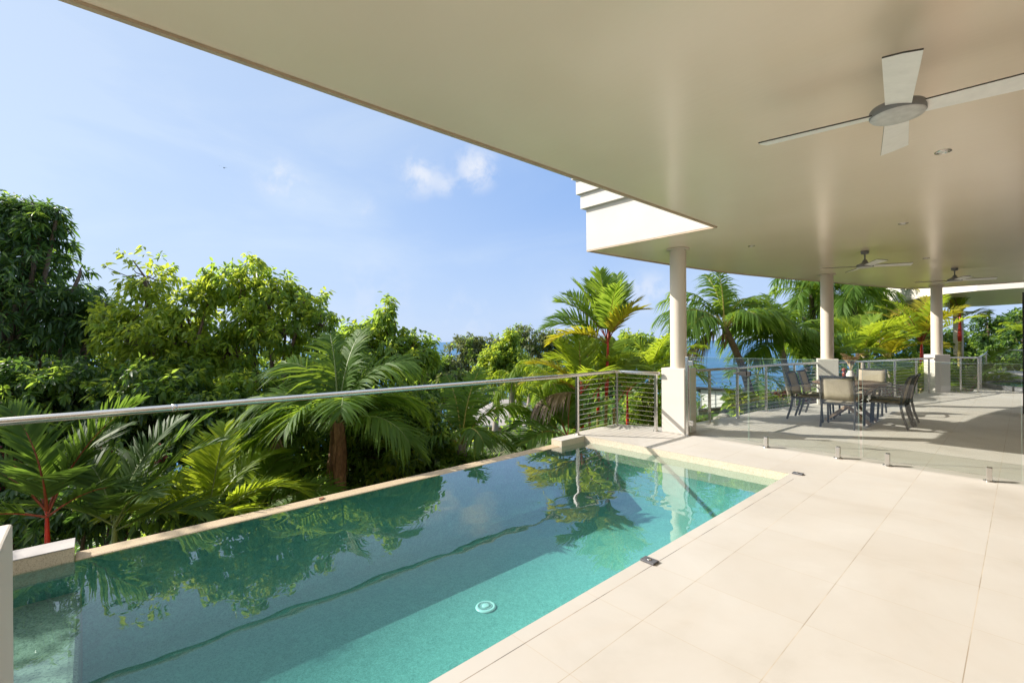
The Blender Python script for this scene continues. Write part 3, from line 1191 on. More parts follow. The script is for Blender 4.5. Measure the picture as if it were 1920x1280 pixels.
t = tag(empty("dining_table", (-2.13, 10.28, 0.001)), "dark wooden eight sided dining table on crossed plank legs", "table")
b = MB()
n, RT = 9, 0.555
for k in range(n):
    w = 2 * RT / n
    x0 = -RT + k * w + .0015
    x1 = x0 + w - .003
    lim = lambda x: min(RT, RT * 1.414 - abs(x))
    vs = []
    for z in (.692, .720):
        vs += [(x0, -lim(x0), z), (x1, -lim(x1), z), (x1, lim(x1), z), (x0, lim(x0), z)]
    b.add(vs, [(3, 2, 1, 0), (4, 5, 6, 7), (0, 1, 5, 4), (1, 2, 6, 5), (2, 3, 7, 6), (3, 0, 4, 7)])
b.box(-0.44, 0.44, -0.30, -0.23, .655, .691)
b.box(-0.44, 0.44, 0.23, 0.30, .655, .691)
b.build("tabletop", M["table_wood"], t, bevel=.004)
for sy in (-1, 1):
    for sx in (-1, 1):
        b = MB()
        b.bar((sx * 0.38, sy * 0.265 + sx * .026, .655), (-sx * 0.34, sy * 0.265 + sx * .026, .012), 0.05, 0.07, up=(0, 1, 0))
        b.build("leg", M["table_wood_pale"] if sy < 0 else M["table_wood"], t, bevel=.004)
b = MB()
b.bar((0, -0.22, .30), (0, 0.22, .30), 0.04, 0.07)
b.build("stretcher", M["table_wood"], t, bevel=.003)

mk_plain("red_wood", (0.27, 0.055, 0.022), 0.3, var=0.25, scale=16)
t = tag(empty("wooden_stand", (-2.17, 10.0, 0.722)), "small turned reddish wooden stand with round knob on the dining table", "ornament")
b = MB()
b.box(-.055, .055, -.055, .055, 0, .05)
b.box(-.042, .042, -.042, .042, .0505, .066)
b.build("base", M["red_wood"], t, bevel=.006)
b = MB()
b.lathe([(.022, .066), (.030, .075), (.018, .10), (.026, .118), (.015, .135), (.012, .142), (.024, .152), (.029, .168), (.024, .184), (.010, .193), (.001, .194)], n=28)
b.build("knob", M["red_wood"], t)
t.scale = (1.3, 1.3, 1.35)

mk_plain("vase_white", (0.72, 0.68, 0.62), 0.35, var=0.03)
mk_plain("dried_plume", (0.86, 0.68, 0.42), 0.9, var=0.2, scale=30)
t = tag(empty("vase", (-2.16, 10.42, 0.722)), "pale vase of dried golden pampas plumes on the dining table", "vase")
b = MB()
b.lathe([(.001, 0), (.045, 0), (.062, .05), (.058, .11), (.034, .155), (.036, .17), (.028, .168), (.028, .15)], n=32)
b.build("pot", M["vase_white"], t)
rng = random.Random(5)
b = MB()
for k in range(16):
    a = rng.uniform(0, 6.28); tilt = rng.uniform(.03, .38)
    d = Vector((math.cos(a) * tilt, math.sin(a) * tilt, 1)).normalized()
    ln = rng.uniform(.10, .20)
    base = Vector((0, 0, .16)); top = base + d * ln
    b.tube([base, top], .0022, 5)
    side = d.cross(Vector((0, 0, 1))).normalized()
    for i in range(150):
        s = i / 150
        p = top + d * (s * .16) + Vector((0, 0, -.05 * s * s)) + Vector((math.cos(a), math.sin(a), 0)) * .05 * s * s
        q = Vector((rng.gauss(0, 1), rng.gauss(0, 1), rng.gauss(.8, .6))).normalized() * (.042 * math.sin(math.pi * min(1, s * .9 + .12)) + .006)
        w = q.cross(d).normalized() * .0045
        b.add([p - w, p + w, p + q], [(0, 1, 2)])
b.build("plumes", M["dried_plume"], t, fix=False)
t.scale = (1.25, 1.25, 1.15)

# fallen leaf on the weir, bird in the sky
mk_plain("dead_leaf", (0.24, 0.09, 0.04), 0.7, var=0.3, scale=30)
b = MB()
L0 = [(0, -.05, .002), (.022, -.015, .010), (.024, .015, .012), (0, .055, .004), (-.022, .015, .008), (-.02, -.015, .006), (0, 0, .001)]
b.add(L0, [(0, 1, 6), (1, 2, 6), (2, 3, 6), (3, 4, 6), (4, 5, 6), (5, 0, 6)], True)
o = b.build("fallen_leaf", M["dead_leaf"], None, loc=(-4.80, 1.72, -0.083))
o.rotation_euler = (0, 0, R(50))
tag(o, "dried brown leaf lying on the wet infinity edge", "leaf")
bp = at(420, 315, 45)
b = MB()
b.tube([(0, -.14, 0), (0, -.08, .01), (0, .03, .015), (0, .12, .01), (0, .16, .0)], [.01, .035, .045, .03, .008], 10)
b.add([(0.02, .06, .02), (.30, .0, .10), (.30, -.03, .10), (0.02, -.05, .02), (.55, -.10, .05)], [(0, 1, 2, 3), (1, 4, 2)])
b.add([(-0.02, .06, .02), (-.30, .0, .12), (-.30, -.03, .12), (-0.02, -.05, .02), (-.55, -.10, .07)], [(0, 3, 2, 1), (1, 2, 4)])
b.add([(-.02, -.12, .0), (.02, -.12, 0), (.05, -.24, 0), (-.05, -.24, 0)], [(0, 1, 2, 3)])
o = b.build("bird", M["dark_metal"], None, loc=bp)
o.rotation_euler = (R(8), R(10), R(60))
tag(o, "tiny dark bird gliding high in the blue sky", "bird")

# ------------------------------------------------------------------ vegetation
def mk_leaf(key, dark, mid, light, trans, tfac=0.45, rough=0.42, spec=0.45):
    m = Mat(key)
    g = m.n("ShaderNodeNewGeometry")
    c = m.ramp(g.outputs["Random Per Island"], [(0.0, dark), (0.55, mid), (0.92, mid), (1.0, light)])
    m.color(c)
    m.set(Roughness=rough)
    m.bsdf.inputs["Specular IOR Level"].default_value = spec
    t = m.n("ShaderNodeBsdfTranslucent")
    tcol = m.mix(0.75, c, trans)
    m.l(tcol, t.inputs["Color"])
    mx = m.n("ShaderNodeMixShader")
    mx.inputs[0].default_value = tfac
    m.l(m.bsdf.outputs[0], mx.inputs[1])
    m.l(t.outputs[0], mx.inputs[2])
    m.l(mx.outputs[0], m.out.inputs["Surface"])
    M[key] = m.m


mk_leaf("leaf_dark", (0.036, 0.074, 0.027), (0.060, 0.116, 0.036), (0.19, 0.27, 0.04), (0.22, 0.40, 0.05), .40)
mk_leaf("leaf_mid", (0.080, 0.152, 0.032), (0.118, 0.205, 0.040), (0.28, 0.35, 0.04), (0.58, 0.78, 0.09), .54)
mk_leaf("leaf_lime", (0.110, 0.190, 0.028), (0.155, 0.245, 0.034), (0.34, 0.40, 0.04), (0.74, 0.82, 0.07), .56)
mk_leaf("leaf_olive", (0.090, 0.110, 0.048), (0.140, 0.165, 0.066), (0.22, 0.23, 0.09), (0.34, 0.38, 0.11), .40)
mk_leaf("leaf_young", (0.20, 0.31, 0.04), (0.28, 0.40, 0.045), (0.38, 0.45, 0.05), (0.78, 0.85, 0.08), .56)
mk_leaf("leaf_red", (0.13, 0.030, 0.04), (0.26, 0.06, 0.07), (0.34, 0.15, 0.06), (0.50, 0.10, 0.10), .38)
mk_leaf("leaf_gold", (0.26, 0.20, 0.035), (0.38, 0.31, 0.045), (0.44, 0.24, 0.035), (0.6, 0.48, 0.06), .42)
mk_leaf("palm_green", (0.055, 0.115, 0.022), (0.085, 0.160, 0.028), (0.18, 0.24, 0.035), (0.46, 0.64, 0.05), .47, .55, .18)
mk_leaf("palm_shade", (0.040, 0.085, 0.024), (0.064, 0.120, 0.030), (0.16, 0.22, 0.035), (0.28, 0.44, 0.045), .42, .55, .18)  # darker copy of palm_green, shade put into the leaf colour
mk_leaf("palm_lime", (0.105, 0.175, 0.022), (0.150, 0.230, 0.026), (0.30, 0.33, 0.03), (0.66, 0.78, 0.045), .52, .55, .18)
mk_leaf("palm_yellow", (0.21, 0.20, 0.02), (0.34, 0.31, 0.025), (0.48, 0.34, 0.02), (0.66, 0.60, 0.03), .50, .5, .3)
mk_leaf("palm_orange", (0.28, 0.13, 0.015), (0.38, 0.20, 0.02), (0.45, 0.26, 0.02), (0.6, 0.32, 0.03), .45, .5, .3)
mk_leaf("palm_dead", (0.22, 0.165, 0.12), (0.34, 0.27, 0.205), (0.42, 0.35, 0.28), (0.35, 0.27, 0.19), .25, .8, .2)
mk_plain("bark_brown", (0.15, 0.105, 0.072), 0.9, var=0.35, scale=8, bump=.6, bscale=30, stretch=(1, 1, 3))
mk_plain("bark_grey", (0.30, 0.25, 0.205), 0.9, var=0.30, scale=9, bump=.6, bscale=26, stretch=(1, 1, 4))
mk_plain("bark_twig", (0.085, 0.062, 0.042), 0.9, var=0.3, scale=20)
mk_plain("cane_yellow", (0.30, 0.24, 0.07), 0.55, var=0.3, scale=8, stretch=(1, 1, 5))
mk_plain("wax_red", (0.50, 0.030, 0.016), 0.34, var=0.25, scale=10)
mk_plain("rachis_red", (0.26, 0.060, 0.025), 0.45, var=0.3, scale=10)
mk_plain("rachis_green", (0.15, 0.20, 0.05), 0.5, var=0.2, scale=10)
mk_plain("rachis_yellow", (0.38, 0.32, 0.06), 0.5, var=0.2, scale=10)
mk_plain("fibre_brown", (0.20, 0.115, 0.068), 0.95, var=0.4, scale=14, bump=.7, bscale=40, stretch=(3, 3, 1))


def mesh_np(name, V, T, mats, midx=None, parent=None, loc=None, smooth=False, quads=None):
    me = bpy.data.meshes.new(name)
    V = np.asarray(V, np.float32)
    T = np.asarray(T, np.int32)
    nt, k = T.shape
    me.vertices.add(len(V)); me.loops.add(nt * k); me.polygons.add(nt)
    me.vertices.foreach_set("co", V.ravel())
    me.loops.foreach_set("vertex_index", T.ravel())
    me.polygons.foreach_set("loop_start", np.arange(0, nt * k, k, dtype=np.int32))
    me.polygons.foreach_set("loop_total", np.full(nt, k, np.int32))
    for mm in mats: me.materials.append(mm)
    if midx is not None: me.polygons.foreach_set("material_index", np.asarray(midx, np.int32))
    if smooth: me.polygons.foreach_set("use_smooth", [True] * nt)
    me.update(calc_edges=True)
    o = bpy.data.objects.new(name, me)
    sc.collection.objects.link(o)
    if parent is not None: o.parent = parent
    if loc is not None: o.location = loc
    return o


def nz(a):
    return a / np.maximum(np.linalg.norm(a, axis=-1, keepdims=True), 1e-9)


def leaf_tris(P, D, N, Ln, W, sag=0.25):
    """folded pointed leaves: base P, axis D, rough normal N; V (n*6,3), T (n*6,3)"""
    n = len(P)
    D = nz(D)
    S = nz(np.cross(D, N))
    U = np.cross(S, D)
    Ln = Ln[:, None]; W = W[:, None]
    dn = np.array([0, 0, -1.0])
    base = P
    c1 = P + D * Ln * .38 - U * W * .18 + dn * Ln * sag * .10
    l1 = P + D * Ln * .36 + S * W * .5 + U * W * .16 + dn * Ln * sag * .10
    r1 = P + D * Ln * .36 - S * W * .5 + U * W * .16 + dn * Ln * sag * .10
    c2 = P + D * Ln * .74 - U * W * .10 + dn * Ln * sag * .42
    l2 = P + D * Ln * .72 + S * W * .34 + U * W * .12 + dn * Ln * sag * .42
    r2 = P + D * Ln * .72 - S * W * .34 + U * W * .12 + dn * Ln * sag * .42
    tip = P + D * Ln * .98 + dn * Ln * sag * .85
    V = np.stack([base, l1, c1, r1, l2, c2, r2, tip], 1).reshape(-1, 3)
    t = np.array([(0, 2, 1), (0, 3, 2), (1, 2, 5), (1, 5, 4), (2, 3, 6), (2, 6, 5), (4, 5, 7), (5, 6, 7)])
    T = (np.arange(n)[:, None, None] * 8 + t[None]).reshape(-1, 3)
    return V, T


def lobes_px(lst, depth):
    """crown lobes (px, py, half width px, half height px[, nearer by m])"""
    out = []
    for l in lst:
        dd = depth - (l[4] if len(l) > 4 else 0)
        c = at(l[0], l[1], dd)
        out.append((np.array(c), np.array([l[2] * dd / FPX, l[2] * dd / FPX * .95, l[3] * dd / FPX])))
    return out


def foliage(lobes, clusters, per, Ln, W, droop, rng, gap=0.35, shell=2.2, sag=0.3, spread=0.16):
    vol = np.array([np.prod(r) ** (2 / 3) for c, r in lobes])
    idx = rng.choice(len(lobes), clusters, p=vol / vol.sum())
    C = np.array([lobes[i][0] for i in idx]); Rr = np.array([lobes[i][1] for i in idx])
    d = nz(rng.normal(size=(clusters, 3)))
    rad = rng.uniform(.05, 1, clusters) ** (1 / shell)
    rad = rad * rng.uniform(.86, 1.14, clusters)
    X = C + d * Rr * rad[:, None]
    k = 2.4 / np.mean(Rr)
    f = np.sin(X[:, 0] * k * 1.3 + 1) * np.sin(X[:, 1] * k + 2.1) * np.sin(X[:, 2] * k * 1.5 + .4) + 0.5 * np.sin(X[:, 0] * k * 3.1) * np.sin(X[:, 2] * k * 2.7)
    keep = f > np.quantile(f, gap)
    X, d, C = X[keep], d[keep], C[keep]
    n = len(X)
    out = nz(d + rng.normal(size=(n, 3)) * .35 + np.array([0, 0, .15]))
    Xr = np.repeat(X, per, 0); o = np.repeat(out, per, 0)
    a = rng.normal(size=(n * per, 3))
    side = nz(a - o * np.sum(a * o, 1, keepdims=True))
    D = nz(o * rng.uniform(.1, .8, (n * per, 1)) + side * rng.uniform(.5, 1.0, (n * per, 1)) + np.array([0, 0, -1.0]) * droop * rng.uniform(.3, 1.3, (n * per, 1)))
    P = Xr + o * rng.uniform(-.6, .6, (n * per, 1)) * spread + side * spread * .12
    Nn = nz(np.array([0, 0, 1.0]) + rng.normal(size=(n * per, 3)) * .45)
    L_ = Ln * rng.uniform(.6, 1.25, n * per)
    V, T = leaf_tris(P, D, Nn, L_, L_ * (W / Ln) * rng.uniform(.85, 1.15, n * per), sag)
    return V, T, X, C


def twig_mesh(b, X, C, rng, count, r=.006):
    if len(X) == 0: return
    for i in rng.choice(len(X), min(count, len(X)), replace=False):
        p, c = Vector(X[i]), Vector(C[i])
        mid = p.lerp(c, .5) + Vector((0, 0, -.06))
        b.tube([c.lerp(p, .15), mid, p], [r * 2, r * 1.4, r * .6], 4, cap=False)


def tree(name, label, group, base, lobes, clusters, per, Ln, W, mats, seed, droop=.5, gap=.35, trunk_r=.09, bark="bark_brown", twigs=60, fork=.45, second=None, sag=.3, spread=.16, category="tree"):
    rng = np.random.RandomState(seed)
    t = tag(empty(name, base), label, category, group)
    base = Vector(base)
    b = MB()
    cen = Vector(np.mean([c for c, r in lobes], axis=0))
    fk = base.lerp(cen, fork)
    b.tube([base - Vector((0, 0, .4)), base.lerp(fk, .5) + Vector((.06, -.05, 0)), fk], [trunk_r * 1.25, trunk_r, trunk_r * .8], 10, cap=False)
    for c, r in lobes:
        c = Vector(c)
        m1 = fk.lerp(c, .5) + Vector((rng.normal() * .12, rng.normal() * .12, -.05))
        b.tube([fk, m1, c, c + Vector((rng.normal() * .1, rng.normal() * .1, float(r[2]) * .6))], [trunk_r * .55, trunk_r * .38, trunk_r * .22, trunk_r * .08], 7, cap=False)
    V, T, X, C = foliage(lobes, clusters, per, Ln, W, droop, rng, gap, sag=sag, spread=spread)
    twig_mesh(b, X, C, rng, twigs)
    b.v = [Vector(v) - base for v in b.v]
    b.build("trunk", M[bark], t, fix=False)
    nt = len(T) // 8
    mi = np.zeros(nt, int)
    if len(mats) > 1:
        cl = rng.uniform(size=(nt // per + 1))
        m2 = np.repeat(cl, per)[:nt]
        for q, (k, sh) in enumerate(mats[1:], 1):
            mi[m2 < sh] = q
    mesh_np("crown", V - np.array(base), T, [M[k if isinstance(k, str) else k[0]] for k in mats], np.repeat(mi, 8), t)
    return t


def shrub(name, label, group, lobes, clusters, per, Ln, W, mats, seed, droop=.3, gap=.15, category="shrub", sag=.3, ground=None, spread=.12):
    rng = np.random.RandomState(seed)
    lo = np.array([c - np.array([0, 0, r[2]]) for c, r in lobes])
    base = Vector((float(lo[:, 0].mean()), float(lo[:, 1].mean()), float(lo[:, 2].min()) if ground is None else ground))
    t = tag(empty(name, base), label, category, group)
    V, T, X, C = foliage(lobes, clusters, per, Ln, W, droop, rng, gap, sag=sag, spread=spread)
    b = MB()
    for c, r in lobes:
        c = Vector(c)
        b.tube([base + (c - base) * .02, base.lerp(c, .6) + Vector((.03, .02, 0)), c], [.03, .022, .012], 6, cap=False)
    twig_mesh(b, X, C, rng, 26, .005)
    b.v = [Vector(v) - base for v in b.v]
    b.build("stems", M["bark_twig"], t, fix=False)
    nt = len(T) // 8
    mi = np.zeros(nt, int)
    if len(mats) > 1:
        m2 = np.repeat(rng.uniform(size=nt // per + 1), per)[:nt]
        for q, (k, sh) in enumerate(mats[1:], 1):
            mi[m2 < sh] = q
    mesh_np("foliage", V - np.array(base), T, [M[k if isinstance(k, str) else k[0]] for k in mats], np.repeat(mi, 8), t)
    return t


# ---- palms
def frond_mesh(length, el, arch, n, leaf, width, rng, vee=.35, hang=.35, petiole=.16, side_curl=0.0, rr=.012, twist=0.0, plume=0.0, sweep=.75):
    """feather frond leaving the origin along +X at elevation el (deg), bending down by arch (deg) along its length"""
    K = 18
    width = width * .86
    s = np.linspace(0, 1, K)
    e = R(el) - R(arch) * s ** 1.5
    az = side_curl * s ** 1.6
    dirs = np.stack([np.cos(e) * np.cos(az), np.cos(e) * np.sin(az), np.sin(e)], 1)
    pts = np.concatenate([[[0, 0, 0]], np.cumsum((dirs[1:] + dirs[:-1]) / 2 * (length / (K - 1)), 0)])
    V, Q, mi = [], [], []
    # rachis, square section
    for i in range(K):
        w = rr * (1 - .85 * s[i])
        t = dirs[i]
        sd = nz(np.cross(t, [0, 0, 1.0]))
        up = np.cross(sd, t)
        for a, c in ((1, .7), (-1, .7), (-1, -.7), (1, -.7)):
            V.append(pts[i] + sd * a * w + up * c * w)
    for i in range(K - 1):
        for k in range(4):
            Q.append((i * 4 + k, i * 4 + (k + 1) % 4, i * 4 + 4 + (k + 1) % 4, i * 4 + 4 + k)); mi.append(1)
    V = np.array(V)
    # leaflets
    m = n * 2
    u = np.repeat(np.linspace(petiole, .995, n), 2) + rng.normal(0, .004, m)
    u = np.clip(u, petiole, .999)
    sg = np.tile([1.0, -1.0], n)
    P = np.stack([np.interp(u, s, pts[:, k]) for k in range(3)], 1)
    Tn = nz(np.stack([np.interp(u, s, dirs[:, k]) for k in range(3)], 1))
    S = nz(np.cross(Tn, np.array([0, 0, 1.0])))
    U = np.cross(S, Tn)
    if twist:
        ca, sa = math.cos(twist), math.sin(twist)
        S, U = S * ca + U * sa, U * ca - S * sa
    q = (u - petiole) / (1 - petiole)
    prof = np.clip(np.sin(np.pi * np.clip(q * .78 + .16, 0, 1)) ** .7, .12, 1)
    Lf = leaf * prof * rng.uniform(.85, 1.1, m) * np.where(rng.uniform(size=m) < .06, rng.uniform(.3, .8, m), 1)
    fw = sweep + .8 * q ** 2 + rng.normal(0, .10, m)                       # forward sweep
    vv = vee + rng.normal(0, .07, m) + (rng.choice([-1, 0, 1], m) * plume if plume else 0)
    D0 = nz(S * sg[:, None] + Tn * fw[:, None] + U * vv[:, None])
    dn = np.array([0, 0, -1.0])
    hg = hang * rng.uniform(.6, 1.4, m)
    st = [0.0, .30, .65, 1.0]
    wd = [.55, 1.0, .78, .06]
    ptsL = []
    for f in st:
        ptsL.append(P + D0 * (Lf * f)[:, None] + dn * (Lf * hg * f ** 2)[:, None])
    Nw = nz(np.cross(D0, np.cross(U, D0)) + rng.normal(size=(m, 3)) * .25)
    Wd = nz(np.cross(D0, Nw))
    base = len(V)
    LV = []
    for f, w, pp in zip(st, wd, ptsL):
        LV.append(pp + Wd * (width * w * .5))
        LV.append(pp - Wd * (width * w * .5))
    LV = np.stack(LV, 1).reshape(-1, 3)
    quad = np.array([(0, 1, 3, 2), (2, 3, 5, 4), (4, 5, 7, 6)])
    LQ = (base + np.arange(m)[:, None, None] * 8 + quad[None]).reshape(-1, 4)
    V = np.concatenate([V, LV])
    Q = np.concatenate([np.array(Q), LQ])
    mi = np.concatenate([np.array(mi), np.zeros(len(LQ), int)])
    return V, Q, mi


def palm(label, group, base, heart, fronds, mat="palm_green", rachis="rachis_green", leaf=.55, width=.035, n=42, trunk_r=.09, bark="bark_grey", shaft=None, shaft_len=.6,
         seed=1, hang=.35, vee=.35, name="palm_tree", rr=.012, plume=0.0, sheath=False, petiole=.16, sweep=.75, bend=0.0):
    """fronds: list of (azimuth deg, elevation deg, length, arch deg[, material[, leaf scale]])"""
    rng = np.random.RandomState(seed)
    base, heart = Vector(base), Vector(heart)
    t = tag(empty(name, base), label, "palm", group)
    h = heart - base
    b = MB()
    K = 14
    tr = []
    stop = 1.0 - (shaft_len / h.length if shaft else 0.0)
    for i in range(K + 1):
        f = i / K * stop
        p = h * f + Vector((bend * math.sin(math.pi * f), bend * .6 * math.sin(math.pi * f), 0))
        if i == 0: p = p - Vector((0, 0, .3))
        tr.append((p, trunk_r * (1.15 - .35 * f) * (1.04 if i % 2 else .98)))
    b.tube([p for p, r in tr], [r for p, r in tr], 12, cap=True)
    b.build("trunk", M[bark], t, fix=False)
    if shaft:
        p0 = tr[-1][0]
        sp = [p0 + (h - p0) * f for f in (0, .25, .6, 1.0, 1.25)]
        MB().tube(sp, [trunk_r * .95, trunk_r * 1.12, trunk_r * .85, trunk_r * .5, trunk_r * .15], 12).build("crownshaft", M[shaft], t, fix=False)
    if sheath:
        b = MB()
        for k in range(int(30 * sheath)):
            a = rng.uniform(0, 6.28)
            r0 = trunk_r * rng.uniform(.75, 1.05)
            z0 = rng.uniform(-.35, .10)
            ln = rng.uniform(.35, 1.0) * (.4 + .6 * sheath)
            d = Vector((math.cos(a), math.sin(a), 0))
            p = h + d * r0 + Vector((0, 0, z0))
            sd = Vector((-d.y, d.x, 0)) * rng.uniform(.008, .03)
            q1 = p + d * rng.uniform(-.01, .05) + Vector((0, 0, -ln * .5))
            q2 = p + d * rng.uniform(-.03, .06) + Vector((rng.normal() * .03, rng.normal() * .03, -ln))
            b.add([p - sd, p + sd, q1 + sd * .9, q1 - sd * .9, q2 + sd * .3, q2 - sd * .3], [(0, 1, 2, 3), (3, 2, 4, 5)])
        b.build("dead_sheath", M["fibre_brown"], t, fix=False)
    for k, fr in enumerate(fronds):
        az, el, ln, arch = fr[:4]
        fm = fr[4] if len(fr) > 4 and fr[4] else mat
        sc_ = fr[5] if len(fr) > 5 else 1.0
        rc = "palm_dead" if fm == "palm_dead" else rachis
        V, Q, mi = frond_mesh(ln, el, arch, n, leaf * sc_, width, rng, vee if fm != "palm_dead" else -.2, hang if fm != "palm_dead" else .9, petiole, rng.normal() * .18, rr, rng.normal() * .25, plume, sweep)
        a = R(az)
        Rm = np.array([[math.cos(a), -math.sin(a), 0], [math.sin(a), math.cos(a), 0], [0, 0, 1]])
        V = V @ Rm.T
        o = mesh_np("frond", V, Q, [M[fm], M[rc]], mi, t, loc=h + Vector((0, 0, -.03 * (k % 3))))
        if fm == "palm_dead": o["label"] = "dry brown hanging frond"
        elif fm in ("palm_yellow", "palm_orange") and fm != mat: o["label"] = "yellowing frond"
    return t


def ring(n, el0, el1, ln, arch, seed, spin=0.0, jitter=14, mats=None):
    """a crown: young steep fronds to old low ones, turned by the golden angle"""
    r = random.Random(seed)
    out = []
    for i in range(n):
        f = i / max(1, n - 1)
        e = el0 + (el1 - el0) * f
        out.append((spin + i * 137.5 + r.uniform(-jitter, jitter), e + r.uniform(-6, 6), ln * r.uniform(.88, 1.08) * (1 - .18 * (1 - f) ** 3), arch * r.uniform(.85, 1.2), None if mats is None else mats[i % len(mats)]))
    return out


GZ = lambda p: float(terrain_z(p[0], p[1]))


def foot(px, depth, py=800):
    p = at(px, py, depth)
    return (p.x, p.y, GZ(p))

VA = YAW      # azimuths below: 0 = towards the sea's right-hand end of the pool, 180 the other way, 90 out to sea


def va(lst):
    return [(f[0] + VA,) + tuple(f[1:]) for f in lst]


# ---- broadleaf trees below the pool
G = "leafy trees growing below the pool"
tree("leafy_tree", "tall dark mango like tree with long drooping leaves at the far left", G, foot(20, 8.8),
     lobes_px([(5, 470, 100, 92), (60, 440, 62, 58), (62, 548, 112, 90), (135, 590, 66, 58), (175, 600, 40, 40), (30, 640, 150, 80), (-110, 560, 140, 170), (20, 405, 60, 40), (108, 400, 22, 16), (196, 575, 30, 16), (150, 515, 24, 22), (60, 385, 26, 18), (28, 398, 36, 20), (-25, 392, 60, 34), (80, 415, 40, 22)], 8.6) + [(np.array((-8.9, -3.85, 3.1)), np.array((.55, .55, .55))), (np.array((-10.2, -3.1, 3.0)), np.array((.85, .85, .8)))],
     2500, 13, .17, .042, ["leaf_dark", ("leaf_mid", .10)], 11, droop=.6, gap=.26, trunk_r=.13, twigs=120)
tree("leafy_tree", "sunlit yellow green tree just right of the tall dark tree", G, foot(300, 8.4),
     lobes_px([(272, 520, 52, 50), (345, 585, 66, 55), (232, 610, 62, 60), (290, 640, 90, 66), (395, 555, 34, 36), (370, 650, 70, 50)], 8.2),
     1150, 12, .125, .048, ["leaf_lime", ("leaf_mid", .30), ("leaf_young", .16)], 12, droop=.55, gap=.44, trunk_r=.09, twigs=110)
tree("leafy_tree", "rounded green tree with visible forked limbs against the sky", G, foot(480, 8.6),
     lobes_px([(455, 525, 62, 52), (505, 560, 62, 52), (570, 572, 46, 36), (470, 605, 60, 46), (600, 612, 44, 40), (535, 625, 66, 46), (430, 660, 70, 50)], 8.4),
     1200, 12, .125, .050, ["leaf_mid", ("leaf_lime", .5), ("leaf_young", .10)], 13, droop=.6, gap=.46, trunk_r=.10, twigs=130)
tree("leafy_tree", "slim green tree with one tall leafy spray right of the coconut palm", G, foot(740, 9.4),
     lobes_px([(722, 588, 22, 34), (742, 606, 22, 16), (690, 622, 52, 30), (775, 652, 46, 36), (740, 672, 78, 44), (805, 660, 24, 26), (660, 650, 50, 40)], 9.2),
     820, 12, .125, .052, ["leaf_mid", ("leaf_lime", .22)], 14, droop=.65, gap=.34, trunk_r=.07, twigs=100)

# ---- dense shade shrubs between those trees and the weir
G = "shaded shrubs below the infinity edge"
rows = [
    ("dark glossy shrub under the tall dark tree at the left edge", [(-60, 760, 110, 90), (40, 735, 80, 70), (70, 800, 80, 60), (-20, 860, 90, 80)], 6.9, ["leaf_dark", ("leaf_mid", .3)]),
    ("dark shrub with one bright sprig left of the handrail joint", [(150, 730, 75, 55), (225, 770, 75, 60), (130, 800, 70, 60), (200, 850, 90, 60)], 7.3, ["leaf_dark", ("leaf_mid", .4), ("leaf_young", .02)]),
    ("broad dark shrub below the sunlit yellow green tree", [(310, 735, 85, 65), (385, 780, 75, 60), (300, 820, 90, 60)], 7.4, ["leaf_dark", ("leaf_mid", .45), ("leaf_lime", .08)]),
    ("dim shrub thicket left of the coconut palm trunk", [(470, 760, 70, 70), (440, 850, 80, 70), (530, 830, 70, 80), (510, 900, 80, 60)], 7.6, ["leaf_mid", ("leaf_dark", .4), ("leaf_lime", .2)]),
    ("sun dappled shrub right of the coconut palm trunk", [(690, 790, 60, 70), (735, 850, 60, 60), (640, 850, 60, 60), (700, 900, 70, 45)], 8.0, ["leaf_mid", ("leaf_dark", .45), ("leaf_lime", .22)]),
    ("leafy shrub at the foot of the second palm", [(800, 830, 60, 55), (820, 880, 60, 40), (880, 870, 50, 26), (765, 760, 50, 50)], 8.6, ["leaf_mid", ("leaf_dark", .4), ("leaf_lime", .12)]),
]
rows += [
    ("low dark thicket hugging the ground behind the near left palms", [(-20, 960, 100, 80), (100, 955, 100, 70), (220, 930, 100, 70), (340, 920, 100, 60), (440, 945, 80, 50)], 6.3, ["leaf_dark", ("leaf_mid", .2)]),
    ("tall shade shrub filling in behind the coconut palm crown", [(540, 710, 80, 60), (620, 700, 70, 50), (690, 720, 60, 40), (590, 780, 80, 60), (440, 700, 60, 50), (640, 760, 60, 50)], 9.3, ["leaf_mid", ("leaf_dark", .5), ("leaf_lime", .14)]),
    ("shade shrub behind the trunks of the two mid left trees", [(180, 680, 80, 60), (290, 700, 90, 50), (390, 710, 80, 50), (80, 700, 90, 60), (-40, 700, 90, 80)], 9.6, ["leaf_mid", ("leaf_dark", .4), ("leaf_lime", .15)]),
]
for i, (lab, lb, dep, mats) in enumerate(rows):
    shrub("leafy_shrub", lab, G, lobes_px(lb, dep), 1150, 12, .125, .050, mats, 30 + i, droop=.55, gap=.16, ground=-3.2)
shrub("flowering_shrub", "shrub with dull pink leaves low at the left behind the red stemmed palm", None, lobes_px([(5, 868, 30, 22), (-30, 880, 40, 40), (175, 848, 24, 12), (300, 850, 22, 12)], 6.2),
      170, 10, .07, .04, ["leaf_red", ("leaf_dark", .5)], 47, gap=.1, ground=-3.0)

